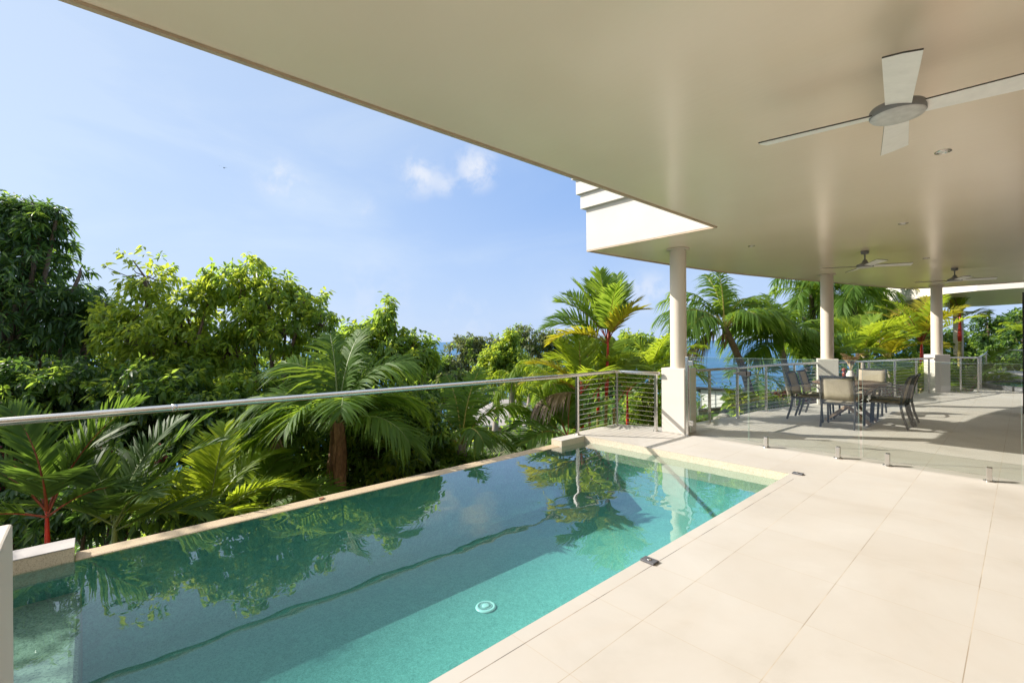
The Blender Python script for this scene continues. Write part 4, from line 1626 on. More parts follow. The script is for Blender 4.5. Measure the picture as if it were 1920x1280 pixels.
# ---- palms close to the weir
G = "feather palms growing along the infinity edge"
h = at(92, 985, 4.55)
palm("red stemmed wax palm with broad upright fronds at the near left corner", G, (h.x, h.y, -3.0), at(88, 958, 4.55),
     va([(170, 82, 1.07, 30), (62, 76, 1.16, 55), (30, 72, 1.33, 38), (205, 60, 0.95, 60), (150, 52, 0.99, 80), (10, 40, 0.99, 70), (-50, 58, 0.86, 60), (85, 66, 1.12, 60), (235, 30, 0.86, 70)]),
     "palm_shade", "rachis_red", leaf=.44, width=.046, n=34, trunk_r=.025, bark="cane_yellow", shaft="wax_red", shaft_len=.62, seed=3, hang=.12, vee=.30, rr=.013, petiole=.20, sweep=.95)
h = at(215, 1010, 4.9)
palm("lush palm with overlapping fronds between the two ends of the near weir", G, (h.x, h.y, -3.0), at(215, 985, 4.9),
     va([(70, 74, 1.25, 45), (20, 60, 1.35, 50), (150, 66, 1.1, 60), (-30, 48, 1.15, 55), (110, 55, 1.3, 60), (0, 28, 1.1, 50), (200, 40, 1.0, 70), (45, 66, 1.4, 34)]),
     "palm_shade", "rachis_green", leaf=.46, width=.044, n=36, trunk_r=.035, bark="cane_yellow", shaft="rachis_green", shaft_len=.4, seed=4, hang=.16, vee=.35, sweep=.95)
h = at(395, 985, 5.3)
palm("bright green low palm fanning over the weir wall", G, (h.x, h.y, -3.0), at(392, 968, 5.4),
     va([(120, 72, 1.1, 60), (60, 62, 1.2, 80), (10, 46, 1.2, 80), (165, 52, 1.1, 90), (200, 36, 1.0, 60), (-30, 34, 1.1, 70), (90, 78, 1.1, 35), (35, 30, 1.25, 60), (145, 34, 1.1, 70)]),
     "palm_lime", "rachis_green", leaf=.46, width=.038, n=40, trunk_r=.04, shaft="rachis_green", shaft_len=.4, seed=5, hang=.22, vee=.45, sweep=.9)
h = at(490, 970, 5.9)
palm("dark low palm beside the leaning dead frond", G, (h.x, h.y, -3.0), at(480, 960, 5.9),
     va([(60, 50, 1.1, 70), (10, 36, 1.15, 70), (120, 60, 1.0, 60), (165, 40, 1.0, 80), (-20, 26, 1.1, 60), (90, 66, 1.0, 50)]),
     "palm_green", "rachis_green", leaf=.42, width=.036, n=38, trunk_r=.04, shaft="rachis_green", shaft_len=.3, seed=6, hang=.25, vee=.4)

h0 = at(634, 792, 6.8)
b0 = at(646, 960, 6.8)
palm("coconut palm with arching fronds and shaggy dead sheaths at the middle of the infinity edge", "coconut palms on the slope", (b0.x, b0.y, -3.2), h0,
     va([(165, 76, 1.52, 95), (120, 82, 1.57, 50), (70, 84, 1.57, 40), (15, 74, 1.57, 90), (95, 76, 1.52, 55), (140, 62, 1.52, 95), (45, 66, 1.57, 90), (185, 52, 1.52, 110), (-5, 52, 1.52, 110), (150, 38, 1.48, 100), (40, 44, 1.48, 100), (-60, 58, 1.30, 100),
         (215, 36, 1.39, 95), (250, 46, 1.22, 100), (-25, 28, 1.39, 85), (90, 50, 1.48, 90), (200, 14, 1.39, 70), (10, 6, 1.30, 60), (100, 70, 1.30, 60)]),
     "palm_green", "rachis_green", leaf=.60, width=.042, n=56, trunk_r=.10, bark="fibre_brown", seed=7, hang=.45, vee=.25, sheath=1.0, rr=.017, petiole=.20, sweep=.7)
h = at(866, 836, 8.6)
palm("shorter coconut palm with pale trunk right of the middle one", "coconut palms on the slope", (h.x, h.y, -3.4), at(866, 832, 8.6),
     va([(120, 80, 1.45, 50), (60, 74, 1.5, 70), (160, 66, 1.6, 90), (20, 60, 1.65, 100), (185, 40, 1.6, 100), (0, 38, 1.35, 100), (-70, 52, 1.2, 100), (220, 34, 1.4, 90), (90, 60, 1.5, 70), (-30, 30, 1.4, 90), (45, 84, 1.5, 30)]),
     "palm_green", "rachis_yellow", leaf=.56, width=.044, n=46, trunk_r=.11, bark="bark_grey", seed=8, hang=.6, vee=.25, rr=.017, petiole=.2)
# dead fronds hanging beside the middle palm
t = tag(empty("dead_frond", at(548, 765, 6.9)), "long dry frond leaning down left of the coconut palm trunk", "dead frond")
V, Q, mi = frond_mesh(1.35, -42, 45, 26, .32, .03, np.random.RandomState(3), -.3, 1.2, .35, 0.0, .018)
V = V @ np.array([[math.cos(R(VA - 100)), math.sin(R(VA - 100)), 0], [-math.sin(R(VA - 100)), math.cos(R(VA - 100)), 0], [0, 0, 1]])
mesh_np("leaflets", V, Q, [M["palm_dead"], M["fibre_brown"]], mi, t)

# ---- wax palms at the far pool corner
G = "red stemmed wax palms at the far pool corner"
WP = [
    ("tallest red stemmed wax palm rising above the far pool corner", 1140, 640, 9.3, 1128,
     [(100, 82, 1.5, 14), (-90, 70, 1.3, 35), (145, 72, 1.5, 28), (50, 76, 1.5, 22), (80, 66, 1.4, 35), (120, 76, 1.45, 22), (60, 62, 1.35, 30), (130, 62, 1.5, 40), (155, 50, 1.4, 60), (25, 60, 1.2, 40, "palm_yellow"), (175, 40, 1.4, 65), (40, 72, 1.4, 25), (165, 60, 1.35, 50), (-60, 60, 1.1, 60, "palm_yellow"), (200, 30, 1.3, 70, "palm_yellow")], "palm_green", .030, 1.1),
    ("mid height wax palm with yellow fronds left of the tallest one", 1090, 735, 9.0, 1096,
     [(-70, 50, 1.1, 70), (40, 36, 1.2, 70), (215, 44, 1.1, 70), (165, 52, 1.2, 60, "palm_yellow"), (120, 72, 1.3, 40), (60, 72, 1.25, 40), (185, 34, 1.2, 60, "palm_yellow"), (20, 52, 1.1, 60), (90, 80, 1.3, 25), (150, 24, 1.1, 60), (200, 12, 1.0, 60, "palm_dead")], "palm_lime", .028, .8),
    ("lime green wax palm filling the clump behind the tallest stem", 1122, 712, 9.7, 1118,
     [(170, 48, 1.2, 65), (120, 74, 1.3, 35), (50, 66, 1.2, 45), (90, 62, 1.3, 50), (190, 26, 1.1, 65, "palm_yellow"), (10, 44, 1.15, 65), (-60, 54, 1.0, 65), (145, 36, 1.2, 60)], "palm_lime", .026, .7),
    ("low wax palm whose fronds droop behind the left balustrade post", 1065, 820, 8.6, 1075,
     [(140, 66, 1.2, 50), (20, 60, 1.1, 60), (-60, 40, .9, 70), (165, 40, 1.15, 80), (120, 56, 1.15, 60), (190, 20, 1.0, 60), (80, 70, 1.1, 50), (150, 8, 1.1, 50), (40, 50, .9, 70), (215, 30, 1.0, 70)], "palm_green", .026, .6),
    ("slim wax palm with red stem seen through the corner cables", 1176, 735, 9.9, 1178,
     [(110, 60, 1.1, 60), (-50, 50, .9, 70), (130, 30, 1.0, 70), (150, 58, 1.0, 70), (30, 58, 1.1, 70), (90, 76, 1.1, 40), (60, 40, 1.0, 70), (180, 36, .9, 70), (0, 34, 1.0, 70)], "palm_green", .024, .8),
]
for i, (lab, px, py, dep, bx, fr, mat, tr_, sl) in enumerate(WP):
    hh = at(px, py, dep)
    bb = at(bx, 830, dep)
    palm(lab, G, (bb.x, bb.y, -2.4), hh, va(fr), mat, "rachis_red", leaf=.54, width=.044, n=38, trunk_r=tr_ + .006, bark="cane_yellow", shaft="wax_red", shaft_len=sl, seed=20 + i, hang=.18, vee=.38, rr=.010, petiole=.22, sweep=.8)
# bare canes of the clump
for i, (px, py, mt, lab) in enumerate(((1104, 790, "wax_red", "short red cane rising behind the left balustrade bay"), (1150, 800, "cane_yellow", "pale yellow palm cane behind the corner cables"))):
    p = at(px, py, 9.2)
    t = tag(empty("palm_cane", (p.x, p.y, -2.4)), lab, "palm stem")
    MB().tube([(0, 0, 0), (.02, .01, 1.2), (-.01, .03, 2.4 + p.z + .35)], [.035, .032, .026], 10).build("stem", M[mt], t, fix=False)
    V, Q, mi = frond_mesh(.9, 66, 50, 26, .36, .028, np.random.RandomState(60 + i), .35, .2, .25, 0, .01)
    mesh_np("frond", V, Q, [M["palm_green"], M["wax_red"]], mi, t, loc=(-.01, .03, 2.4 + p.z + .3))

G = "garden palms beyond the terrace balustrades"
h = at(1222, 700, 11.2)
palm("bushy light green palm between the wax palms and the first column", G, foot(1222, 11.2), h,
     va(ring(14, 84, 24, 1.5, 75, 5)), "palm_lime", "rachis_green", leaf=.5, width=.046, n=36, trunk_r=.09, seed=31, hang=.35, vee=.35)

# coconut palms right of the first column
h = at(1358, 612, 13.2)
b0 = at(1417, 800, 13.4)
palm("leaning coconut palm with brown trunk right of the first column", "coconut palms on the slope", (b0.x, b0.y, GZ(b0)), h,
     va([(100, 78, 1.9, 45), (140, 66, 2.0, 75), (60, 66, 2.0, 80), (20, 52, 2.1, 100), (165, 46, 2.1, 95), (0, 26, 2.0, 90), (190, 22, 1.9, 80), (215, 34, 1.7, 90), (-40, 50, 1.7, 100), (40, 40, 2.1, 95), (120, 40, 2.0, 80),
         (170, 4, 1.6, 60), (185, -18, 1.3, 40, "palm_dead"), (80, 84, 1.9, 25), (-80, 44, 1.6, 90), (155, 58, 2.1, 85), (30, 60, 2.1, 90), (5, 38, 2.1, 95), (200, 40, 2.0, 90), (-20, 36, 2.0, 95)]),
     "palm_green", "rachis_yellow", leaf=.78, width=.055, n=44, trunk_r=.105, bark="bark_brown", seed=41, hang=.75, vee=.3, rr=.02, sheath=.3, petiole=.18, bend=.08)
h = at(1462, 640, 13.9)
b0 = at(1490, 770, 14.0)
palm("second coconut palm, left of the dining column, with pale trunk", "coconut palms on the slope", (b0.x, b0.y, GZ(b0)), h,
     va([(95, 80, 1.7, 40), (50, 62, 1.9, 85), (140, 62, 1.8, 85), (15, 48, 1.9, 100), (170, 44, 1.9, 100), (0, 22, 1.7, 80), (190, 20, 1.7, 80), (-60, 46, 1.5, 100), (30, 34, 1.8, 95), (150, 32, 1.8, 95), (70, 70, 1.8, 60), (215, 6, 1.5, 60), (-20, 4, 1.5, 60), (185, 52, 1.8, 90), (0, 54, 1.9, 95), (115, 74, 1.7, 60), (30, 14, 1.6, 70)]),
     "palm_green", "rachis_green", leaf=.72, width=.055, n=42, trunk_r=.10, bark="bark_grey", seed=42, hang=.75, vee=.3, rr=.02, petiole=.18)

# tall dark palms behind
for i, (px, py, dep, bx, lab) in enumerate(((1520, 545, 20.0, 1535, "tall dark palm whose crown shows left of the dining column"), (1600, 548, 19.0, 1618, "tall dark foxtail palm hanging under the roof edge right of the dining column"),
                                            (1668, 560, 22.0, 1668, "dark palm crown below the white far wing"))):
    b0 = at(bx, 780, dep)
    palm(lab, "tall dark palms behind the terrace", (b0.x, b0.y, GZ(b0)), at(px, py, dep),
         va(ring(18, 74, -20, 2.3, 100, 50 + i)), "palm_green", "rachis_green", leaf=.6, width=.07, n=44, trunk_r=.12, bark="bark_twig", seed=51 + i, hang=.6, vee=.2, rr=.022, plume=.5, petiole=.12)

# sunlit yellow green palms behind the dining set
YP = [
    ("lime green palm fanning up right behind the dining chairs", 1618, 668, 15.2, 1620, ring(14, 86, 40, 1.45, 48, 61), "palm_lime", "rachis_yellow", "bark_grey", None, .07),
    ("yellow green palm right of the dining set, its upper leaves lime", 1665, 672, 16.2, 1672, ring(13, 84, 34, 1.5, 55, 62, mats=[None, "palm_yellow", None]), "palm_lime", "rachis_yellow", "bark_grey", None, .06),
    ("red stemmed wax palm with golden fronds left of the end column", 1728, 640, 15.6, 1727, ring(13, 84, 36, 1.6, 48, 63, mats=[None, "palm_yellow", None, "palm_yellow"]), "palm_lime", "rachis_red", "cane_yellow", "wax_red", .05),
    ("tall wax palm with red stem and yellow crown right of the end column", 1800, 598, 16.8, 1799, [(150, 56, 1.9, 45, "palm_yellow"), (120, 72, 1.7, 40, "palm_yellow"), (40, 48, 1.8, 30), (60, 70, 1.6, 40), (170, 30, 1.9, 60, "palm_yellow"), (20, 30, 1.5, 60), (185, 4, 1.5, 50), (95, 80, 1.6, 30), (140, 16, 1.5, 60, "palm_orange")], "palm_lime", "rachis_red", "cane_yellow", "wax_red", .06),
    ("small palm with reddish base low behind the two post balustrade", 1815, 742, 15.2, 1815, ring(10, 80, 34, 1.15, 55, 65), "palm_green", "rachis_red", "cane_yellow", "wax_red", .04),
    ("small lime palm low between the balustrade posts left of the end column", 1702, 735, 14.4, 1702, ring(11, 82, 36, 1.25, 55, 66), "palm_lime", "rachis_yellow", "cane_yellow", None, .04),
    ("low dark palm leaning toward the round spa", 1838, 700, 17.5, 1838, ring(9, 70, 10, 1.3, 70, 67), "palm_green", "rachis_green", "cane_yellow", None, .04),
    ("leafy palm half hidden behind the dining column", 1555, 690, 14.2, 1555, ring(13, 80, 24, 1.4, 70, 68), "palm_green", "rachis_green", "bark_grey", None, .07),
    ("glossy palm low between the two coconut palms", 1420, 700, 15.6, 1420, ring(9, 64, 4, 1.1, 80, 69), "palm_green", "rachis_green", "bark_grey", None, .06),
]
for i, (lab, px, py, dep, bx, fr, mat, rc, bk, sh, tr_) in enumerate(YP):
    b0 = at(bx, 790, dep)
    fr = [(f[0], f[1], f[2] * 1.22) + tuple(f[3:]) for f in fr]
    palm(lab, G, (b0.x, b0.y, GZ(b0)), at(px, py, dep), va(fr), mat, rc, leaf=.56, width=.056, n=30, trunk_r=tr_, bark=bk, shaft=sh, shaft_len=.8, seed=70 + i, hang=.25, vee=.35, rr=.013, petiole=.18)

# drooping foxtails downhill
for i, (px, py, dep, bx, lab) in enumerate(((962, 712, 22, 960, "drooping foxtail palm in front of the distant trees"), (1012, 690, 21, 1010, "tufted foxtail palm with golden tips behind the handrail"), (1035, 712, 19, 1038, "foxtail palm nearest the wax palms"))):
    b0 = at(bx, 860, dep)
    palm(lab, "foxtail palms down the slope", (b0.x, b0.y, GZ(b0)), at(px, py, dep), va(ring(11, 60, -30, 1.75, 95, 80 + i, mats=[None, "palm_lime", None])), "palm_green", "rachis_yellow", leaf=.34, width=.055, n=60,
         trunk_r=.13, bark="bark_grey", seed=81 + i, hang=.9, vee=.1, rr=.02, plume=.8, petiole=.1)

# ---- garden beds right of the first column
shrub("garden_shrub", "bright green shrub behind the corner cables beside the first plinth", "garden shrubs beside the terrace", lobes_px([(1205, 748, 30, 26), (1228, 730, 20, 30), (1190, 775, 26, 26), (1222, 780, 28, 26)], 10.6), 220, 10, .10, .055, ["leaf_lime", ("leaf_mid", .4)], 91, droop=.2, ground=-1.2)
shrub("garden_shrub", "broad leaved plant at the foot of the leaning coconut palm", "garden shrubs beside the terrace", lobes_px([(1382, 750, 14, 16), (1400, 762, 20, 16)], 12.6), 46, 9, .30, .13, ["leaf_lime", ("leaf_mid", .3)], 92, droop=.0, ground=-.9)
shrub("garden_hedge", "mixed green croton hedge with yellow tips right of the leaning trunk", "garden shrubs beside the terrace", lobes_px([(1430, 752, 30, 16), (1460, 758, 30, 18), (1440, 770, 40, 14), (1480, 766, 30, 14)], 13.6), 420, 9, .085, .045, ["leaf_mid", ("leaf_lime", .4), ("leaf_gold", .12)], 93, droop=.1, ground=-1.0)
shrub("garden_hedge", "reddish cordyline hedge behind the sea side dining chairs", "garden shrubs beside the terrace", lobes_px([(1466, 742, 14, 10), (1488, 748, 22, 13), (1515, 752, 26, 13), (1545, 754, 26, 14)], 14.4), 330, 9, .10, .04, ["leaf_red", ("leaf_mid", .35), ("leaf_gold", .12)], 94, droop=.1, ground=-1.0)
shrub("garden_hedge", "dark red low shrub seen under the far dining chair", "garden shrubs beside the terrace", lobes_px([(1640, 738, 26, 12), (1672, 735, 20, 14), (1610, 742, 20, 10)], 14.2), 240, 9, .09, .04, ["leaf_red", ("leaf_dark", .4), ("leaf_mid", .15)], 95, droop=.1, ground=-1.0)
shrub("garden_shrub", "shady green planting below the end balustrade", "garden shrubs beside the terrace", lobes_px([(1715, 748, 34, 18), (1760, 742, 36, 22), (1820, 738, 34, 20), (1690, 700, 40, 30), (1790, 700, 40, 30)], 17.0), 420, 10, .13, .05, ["leaf_dark", ("leaf_mid", .45)], 96, droop=.3, ground=-1.0)
shrub("garden_shrub", "dull grey green ground shrub under the gate glass", "garden shrubs beside the terrace", lobes_px([(1318, 792, 20, 9), (1340, 795, 16, 7)], 11.5), 120, 8, .07, .035, ["leaf_olive", ("leaf_mid", .3)], 97, droop=.1, ground=-.9)
shrub("garden_shrub", "dense planting filling the gaps behind the dining set", "garden shrubs beside the terrace", lobes_px([(1570, 700, 40, 40), (1620, 705, 40, 40), (1672, 690, 40, 46), (1722, 690, 40, 46), (1762, 660, 30, 46), (1530, 715, 30, 26)], 18.5), 620, 11, .17, .07, ["leaf_mid", ("leaf_lime", .35), ("leaf_dark", .3)], 98, droop=.3, ground=-1.2)
for i, (lab, lb, dep) in enumerate((("dark leafy tree crowding behind the second coconut palm", [(1510, 595, 34, 44), (1540, 640, 40, 44), (1490, 640, 30, 40), (1530, 560, 30, 26)], 24.0),
                                    ("dark leafy tree under the roof edge between the dining and end columns", [(1600, 610, 44, 44), (1650, 620, 40, 50), (1690, 600, 40, 40), (1720, 640, 40, 40), (1625, 570, 40, 26)], 25.0))):
    c = at(lb[0][0], 760, dep)
    tree("garden_tree", lab, "dark trees behind the terrace", (c.x, c.y, GZ(c)), lobes_px(lb, dep), 620, 12, .22, .085, ["leaf_dark", ("leaf_mid", .35)], 140 + i, droop=.35, gap=.32, trunk_r=.16, twigs=80, spread=.25)
for i, (px, py, s) in enumerate(((1345, 789, .13), (1351, 785, .16), (1358, 782, .15))):
    p = at(px, py, 12.2)
    rng = np.random.RandomState(i)
    bm = bmesh.new()
    bmesh.ops.create_icosphere(bm, subdivisions=3, radius=s)
    for v in bm.verts:
        k = 1 + .16 * math.sin(v.co.x * 14 + i) * math.cos(v.co.y * 11) + .1 * math.sin(v.co.z * 17 + 2 * i)
        v.co = Vector((v.co.x * k * 1.3, v.co.y * k, v.co.z * k * .6))
    for f in bm.faces: f.smooth = True
    me = bpy.data.meshes.new("garden_rock"); bm.to_mesh(me); bm.free()
    me.materials.append(M["concrete"])
    o = bpy.data.objects.new("garden_rock", me); sc.collection.objects.link(o); o.location = p
    tag(o, ["bluish garden rock nearest the balustrade post", "middle garden rock at the lawn edge", "flat topped pale garden rock farthest up the lawn"][i], "rock", "rocks at the lawn edge")

# ---- distant trees toward the shore
G = "trees along the shore below the houses"
DT = [
    ("open olive green tree with sea showing through at its left side", [(872, 652, 36, 26), (905, 662, 44, 32), (860, 695, 40, 30), (890, 640, 22, 14), (930, 690, 40, 30)], 38, ["leaf_olive", ("leaf_mid", .25)], .22, .5),
    ("tree draped in bright green creeper in the middle distance", [(925, 668, 26, 18), (950, 650, 22, 16), (965, 680, 34, 24), (920, 700, 32, 20), (958, 632, 16, 12)], 35, ["leaf_lime", ("leaf_mid", .4)], .2, .25),
    ("tall grey green tree behind the creeper covered one", [(985, 636, 38, 24), (1015, 645, 44, 30), (975, 622, 24, 14), (1050, 640, 36, 24), (1040, 670, 40, 26), (935, 636, 18, 16), (1000, 690, 60, 30), (1030, 640, 24, 14)], 42, ["leaf_olive", ("leaf_dark", .35), ("leaf_mid", .25)], .18, .42),
    ("low scrubby tree filling in below the slim leafy one", [(820, 690, 40, 26), (840, 720, 50, 26), (800, 720, 40, 30)], 24, ["leaf_mid", ("leaf_olive", .4)], .25, .4),
    ("round topped tree behind the roofs in the middle distance", [(850, 745, 50, 30), (910, 738, 50, 30), (880, 765, 60, 30)], 52, ["leaf_mid", ("leaf_olive", .4)], .12, .3),
    ("leafy tree between the pale roofs and the wax palms", [(985, 742, 50, 34), (1045, 748, 50, 30), (1015, 722, 40, 26)], 54, ["leaf_mid", ("leaf_lime", .3)], .12, .3),
    ("green tree hidden mostly behind the red stemmed wax palms", [(1090, 715, 44, 36), (1140, 735, 44, 34), (1190, 745, 40, 28), (1075, 760, 50, 30)], 26, ["leaf_mid", ("leaf_dark", .4)], .12, .3),
    ("pale green tree behind the wax palms", [(1185, 640, 26, 20), (1215, 652, 30, 22), (1170, 668, 34, 24), (1245, 660, 30, 24)], 30, ["leaf_lime", ("leaf_mid", .5)], .28, .3),
]
for i, (lab, lb, dep, mats, gap, dr) in enumerate(DT):
    c = at(lb[0][0], 760, dep)
    tree("shore_tree", lab, G, (c.x, c.y, GZ(c)), lobes_px(lb, dep), 1000, 12, .28, .12, mats, 100 + i, droop=dr, gap=gap, trunk_r=.22, bark="bark_grey", twigs=90, spread=.35)
FT = [
    ("dark spreading tree beyond the far balustrade, sea showing through", [(1850, 600, 26, 16), (1880, 622, 34, 24), (1862, 650, 34, 26), (1905, 600, 26, 20), (1840, 635, 20, 26)], 34),
    ("dense dark tree cut by the right picture edge", [(1915, 650, 40, 40), (1925, 600, 30, 24), (1895, 670, 40, 20)], 31),
    ("dark tree low behind the tall wax palm", [(1800, 640, 30, 34), (1760, 650, 40, 34), (1830, 665, 30, 26)], 36),
]
for i, (lab, lb, dep) in enumerate(FT):
    c = at(lb[0][0], 700, dep)
    tree("far_tree", lab, "dark trees beyond the far terrace", (c.x, c.y, GZ(c)), lobes_px(lb, dep), 560, 12, .30, .11, ["leaf_dark", ("leaf_mid", .25)], 120 + i, droop=.3, gap=.36, trunk_r=.2, twigs=90, spread=.3)
h = at(1925, 625, 24)
palm("yellowish palm peeping in at the right picture edge", "garden palms beyond the terrace balustrades", (h.x, h.y, GZ(h)), h, va(ring(9, 74, 10, 1.4, 70, 90)), "palm_lime", "rachis_yellow", leaf=.4, width=.05, n=34, trunk_r=.09, seed=99)

# ---- undergrowth on the slope
rng = np.random.RandomState(77)
n = 5200
dd = 6.2 + 52 * rng.uniform(0, 1, n) ** 1.5
px = rng.uniform(-250, 1900, n)
pts = np.array([at(float(a), 700, float(d)) for a, d in zip(px, dd)])
ok = (edge_x(pts[:, 1]) - pts[:, 0] > .9) & ~((px > 1270) & (px < 1640) & (dd < 52)) & ~((px > 850) & (px < 1080) & (dd > 17) & (dd < 52))
pts = pts[ok]; dd = dd[ok]
zz = terrain_z(pts[:, 0], pts[:, 1])
per = 14
sz = .5 + dd * .028
cx = np.repeat(np.stack([pts[:, 0], pts[:, 1], zz], 1), per, 0)
s_ = np.repeat(sz, per)
off = rng.normal(size=(len(cx), 3)) * np.stack([s_ * .55, s_ * .55, s_ * .3], 1)
P = cx + off + np.array([0, 0, 1.0]) * (s_ * .45)[:, None]
D = nz(rng.normal(size=P.shape) + np.array([0, 0, .25]))
Nn = nz(np.array([0, 0, 1.0]) + rng.normal(size=P.shape) * .5)
Ll = (.13 + np.repeat(dd, per) * .006) * rng.uniform(.7, 1.3, len(P))
V, T = leaf_tris(P, D, Nn, Ll, Ll * .42, .3)
kind = rng.choice(3, len(pts), p=[.5, .38, .12])
kind[dd < 14] = 0
mi = np.repeat(kind, per)
tag(mesh_np("undergrowth", V, T, [M["leaf_dark"], M["leaf_mid"], M["leaf_lime"]], np.repeat(mi, 8)), kind="stuff")

# ---- lawn beside the terrace
m = Mat("lawn_grass")
m.color(m.ramp(m.noise(8, 6, .7), [(.3, (.05, .11, .015)), (.7, (.11, .19, .03))]))
m.set(Roughness=.95)
m.bump(m.noise(60, 3, .7), .6, .03)
M["lawn_grass"] = m.m
b = MB()
vs, fs = [], []
for i in range(15):
    for j in range(15):
        x, y = -9.5 + i * .42, 8.6 + j * .5
        vs.append((x, y, float(terrain_z(x, y)) + .03))
for i in range(14):
    for j in range(14):
        o = i * 15 + j
        fs.append((o, o + 15, o + 16, o + 1))
tag(b.add(vs, fs, True).build("lawn", M["lawn_grass"], fix=False), kind="structure")

# ------------------------------------------------------------------ houses below
mk_plain("roof_pale", (0.40, 0.37, 0.35), 0.8, var=.12, scale=2, bump=.3, bscale=10)
mk_plain("roof_dark", (0.045, 0.047, 0.055), 0.6, var=.2, scale=2)
mk_plain("wall_tan", (0.40, 0.30, 0.19), 0.8, var=.1, scale=3)
mk_plain("wall_white", (0.80, 0.78, 0.74), 0.7, var=.03, scale=3)
mk_plain("fence_grey", (0.34, 0.35, 0.34), 0.8, var=.15, scale=10)


def house_b(name, label, c, rz, w, d, h, rise, wall, roof_m, cat="house", over=.5, drop=5.0):
    """hip roofed house; c is the middle of the eaves line"""
    t = tag(empty(name, (c.x, c.y, c.z - h), rz), label, cat)
    MB().box(-w / 2, w / 2, -d / 2, d / 2, -drop, h).build("wall", M[wall], t)
    W, D_ = w / 2 + over, d / 2 + over
    k = max(0.0, W - D_)
    b = MB()
    if rise > 0:
        b.add([(-W, -D_, h + .02), (W, -D_, h + .02), (W, D_, h + .02), (-W, D_, h + .02), (-k, 0, h + rise), (k, 0, h + rise)], [(0, 1, 5, 4), (1, 2, 5), (2, 3, 4, 5), (3, 0, 4), (3, 2, 1, 0)])
    else:
        b.box(-W, W, -D_, D_, h + .02, h + .22)
    b.build("roof", M[roof_m], t)
    MB().box(-W - .02, W + .02, -D_ - .02, D_ + .02, h - .14, h + .015).build("gutter", M["wall_white"], t)
    for sx in (-.3, .05, .33):
        f = MB()
        x = sx * w
        f.box(x - .5, x + .5, -d / 2 - .04, -d / 2 - .005, h - 1.9, h - .5)
        fo = f.build("window", M["black_frame"], t)
        MB().box(x - .44, x + .44, -d / 2 - .055, -d / 2 - .042, h - 1.84, h - .56).build("pane", M["window_glass"], fo)
    return t


E1 = R(VA)
house_b("hillside_house", "pale roofed house just below the pool, seen through palm fronds", at(905, 838, 27), E1 + .25, 4.6, 4.4, 2.6, .75, "wall_tan", "roof_pale", over=.4)
house_b("hillside_house", "tan walled house with pale hip roof behind the second palm", at(952, 786, 44), E1 - .15, 7.4, 5.5, 3.0, 1.9, "wall_tan", "roof_pale")
house_b("hillside_house", "pale roofed house showing beside the dry hanging frond", at(1040, 800, 38), E1 + .2, 4.6, 4.5, 2.8, 1.1, "wall_tan", "roof_pale")
wb = at(1372, 728, 40)
t = tag(empty("white_building", (wb.x, wb.y, wb.z - 4), E1 - .75), "flat roofed white panelled building below the leaning coconut palm", "building")
b = MB()
b.add([(-1.7, -2.5, -6), (6, -2.5, -6), (6, 2.5, -6), (-1.7, 2.5, -6), (-1.7, -2.5, 4), (6, -2.5, 4), (6, 2.5, 2.5), (-1.7, 2.5, 2.5)], [(3, 2, 1, 0), (4, 5, 6, 7), (0, 1, 5, 4), (1, 2, 6, 5), (2, 3, 7, 6), (3, 0, 4, 7)])
b.build("wall", M["wall_white"], t)
b = MB()
vs = [(x, y, z + d) for d in (.02, .14) for x, y, z in ((-2.4, -2.9, 4.12), (6.4, -2.9, 4.12), (6.4, 2.9, 2.38), (-2.4, 2.9, 2.38))]
b.add(vs, [(3, 2, 1, 0), (4, 5, 6, 7), (0, 1, 5, 4), (1, 2, 6, 5), (2, 3, 7, 6), (3, 0, 4, 7)])
b.build("roof", M["roof_dark"], t)
for k in range(6):
    MB().box(-1.7 + k * 1.2 - .03, -1.7 + k * 1.2 + .03, -2.53, -2.502, -6, 3.9).build("panel_joint", M["fence_grey"], t)
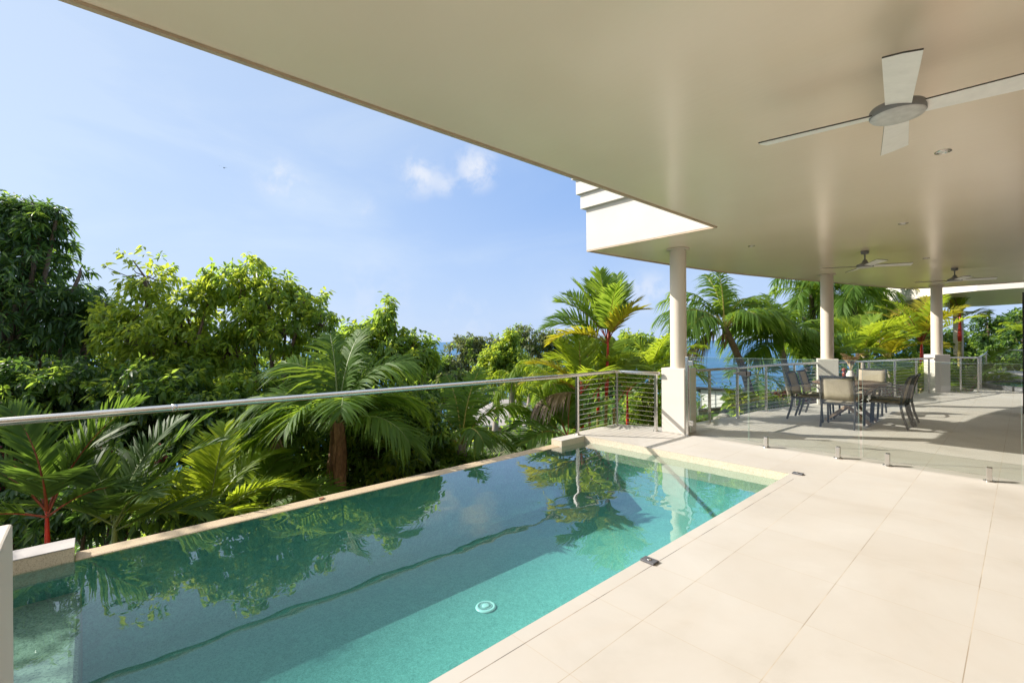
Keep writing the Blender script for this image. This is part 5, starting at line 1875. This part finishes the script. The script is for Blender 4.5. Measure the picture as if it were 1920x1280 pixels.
MB().box(-1.9, -1.702, -2.6, 2.4, -6, 2.5).build("side_wall", M["roof_dark"], t)
wb = at(1478, 742, 36)
t = tag(empty("dark_roof_building", (wb.x, wb.y, wb.z - 3), E1 - .15), "low building with dark metal roof behind the reddish hedge", "building")
b = MB()
b.add([(-2.4, -3, 2.6), (3.6, -3, 2.2), (3.6, 3, 2.5), (-2.4, 3, 3.4), (-2.4, -3, 2.5), (3.6, -3, 2.1), (3.6, 3, 2.4), (-2.4, 3, 3.3)], [(0, 1, 2, 3), (7, 6, 5, 4), (0, 4, 5, 1), (1, 5, 6, 2), (2, 6, 7, 3), (3, 7, 4, 0)])
b.build("roof", M["roof_dark"], t)
MB().box(-2.0, 3.3, -2.6, 2.6, -5, 2.08).build("wall", M["roof_dark"], t)
MB().tube([(1.2, -1, 2.3), (1.2, -1, 3.6)], .05, 8).build("vent_pipe", M["dark_metal"], t)
# boundary fence on the lawn
fc = at(1362, 772, 17)
t = tag(empty("garden_fence", (fc.x, fc.y, fc.z), E1 + .12), "curved grey paling fence below the white building", "fence")
for k in range(28):
    x = -1.1 + k * .082
    z = .16 * (k / 27) ** 1.2 + .15
    MB().box(x, x + .075, -.012, .012, -.9, z).build("paling", M["fence_grey"], t)
for zz_ in (-.12, .10):
    b = MB()
    for k in range(27):
        x = -1.1 + k * .082
        z = .16 * (k / 27) ** 1.2 + zz_ - .03
        b.bar((x, -.03, z), (x + .082, -.03, z + .16 / 27), .02, .045)
    b.build("fence_rail", M["dark_metal"], t)
for x in (-.05, 1.12):
    MB().box(x - .035, x + .035, -.085, -.045, -.9, .28).build("fence_post", M["dark_metal"], t)
lp = at(955, 690, 40)
t = tag(empty("lamp_pole", (lp.x, lp.y, GZ(lp))), "thin grey pole standing among the distant trees", "pole")
hh = at(955, 664, 40).z - GZ(lp)
MB().tube([(0, 0, 0), (0, 0, hh)], [.09, .055], 10).build("pole", M["stainless"], t)
MB().tube([(0, 0, hh - .05), (.3, .2, hh + .05)], [.05, .07], 8).build("lamp_head", M["fence_grey"], t)
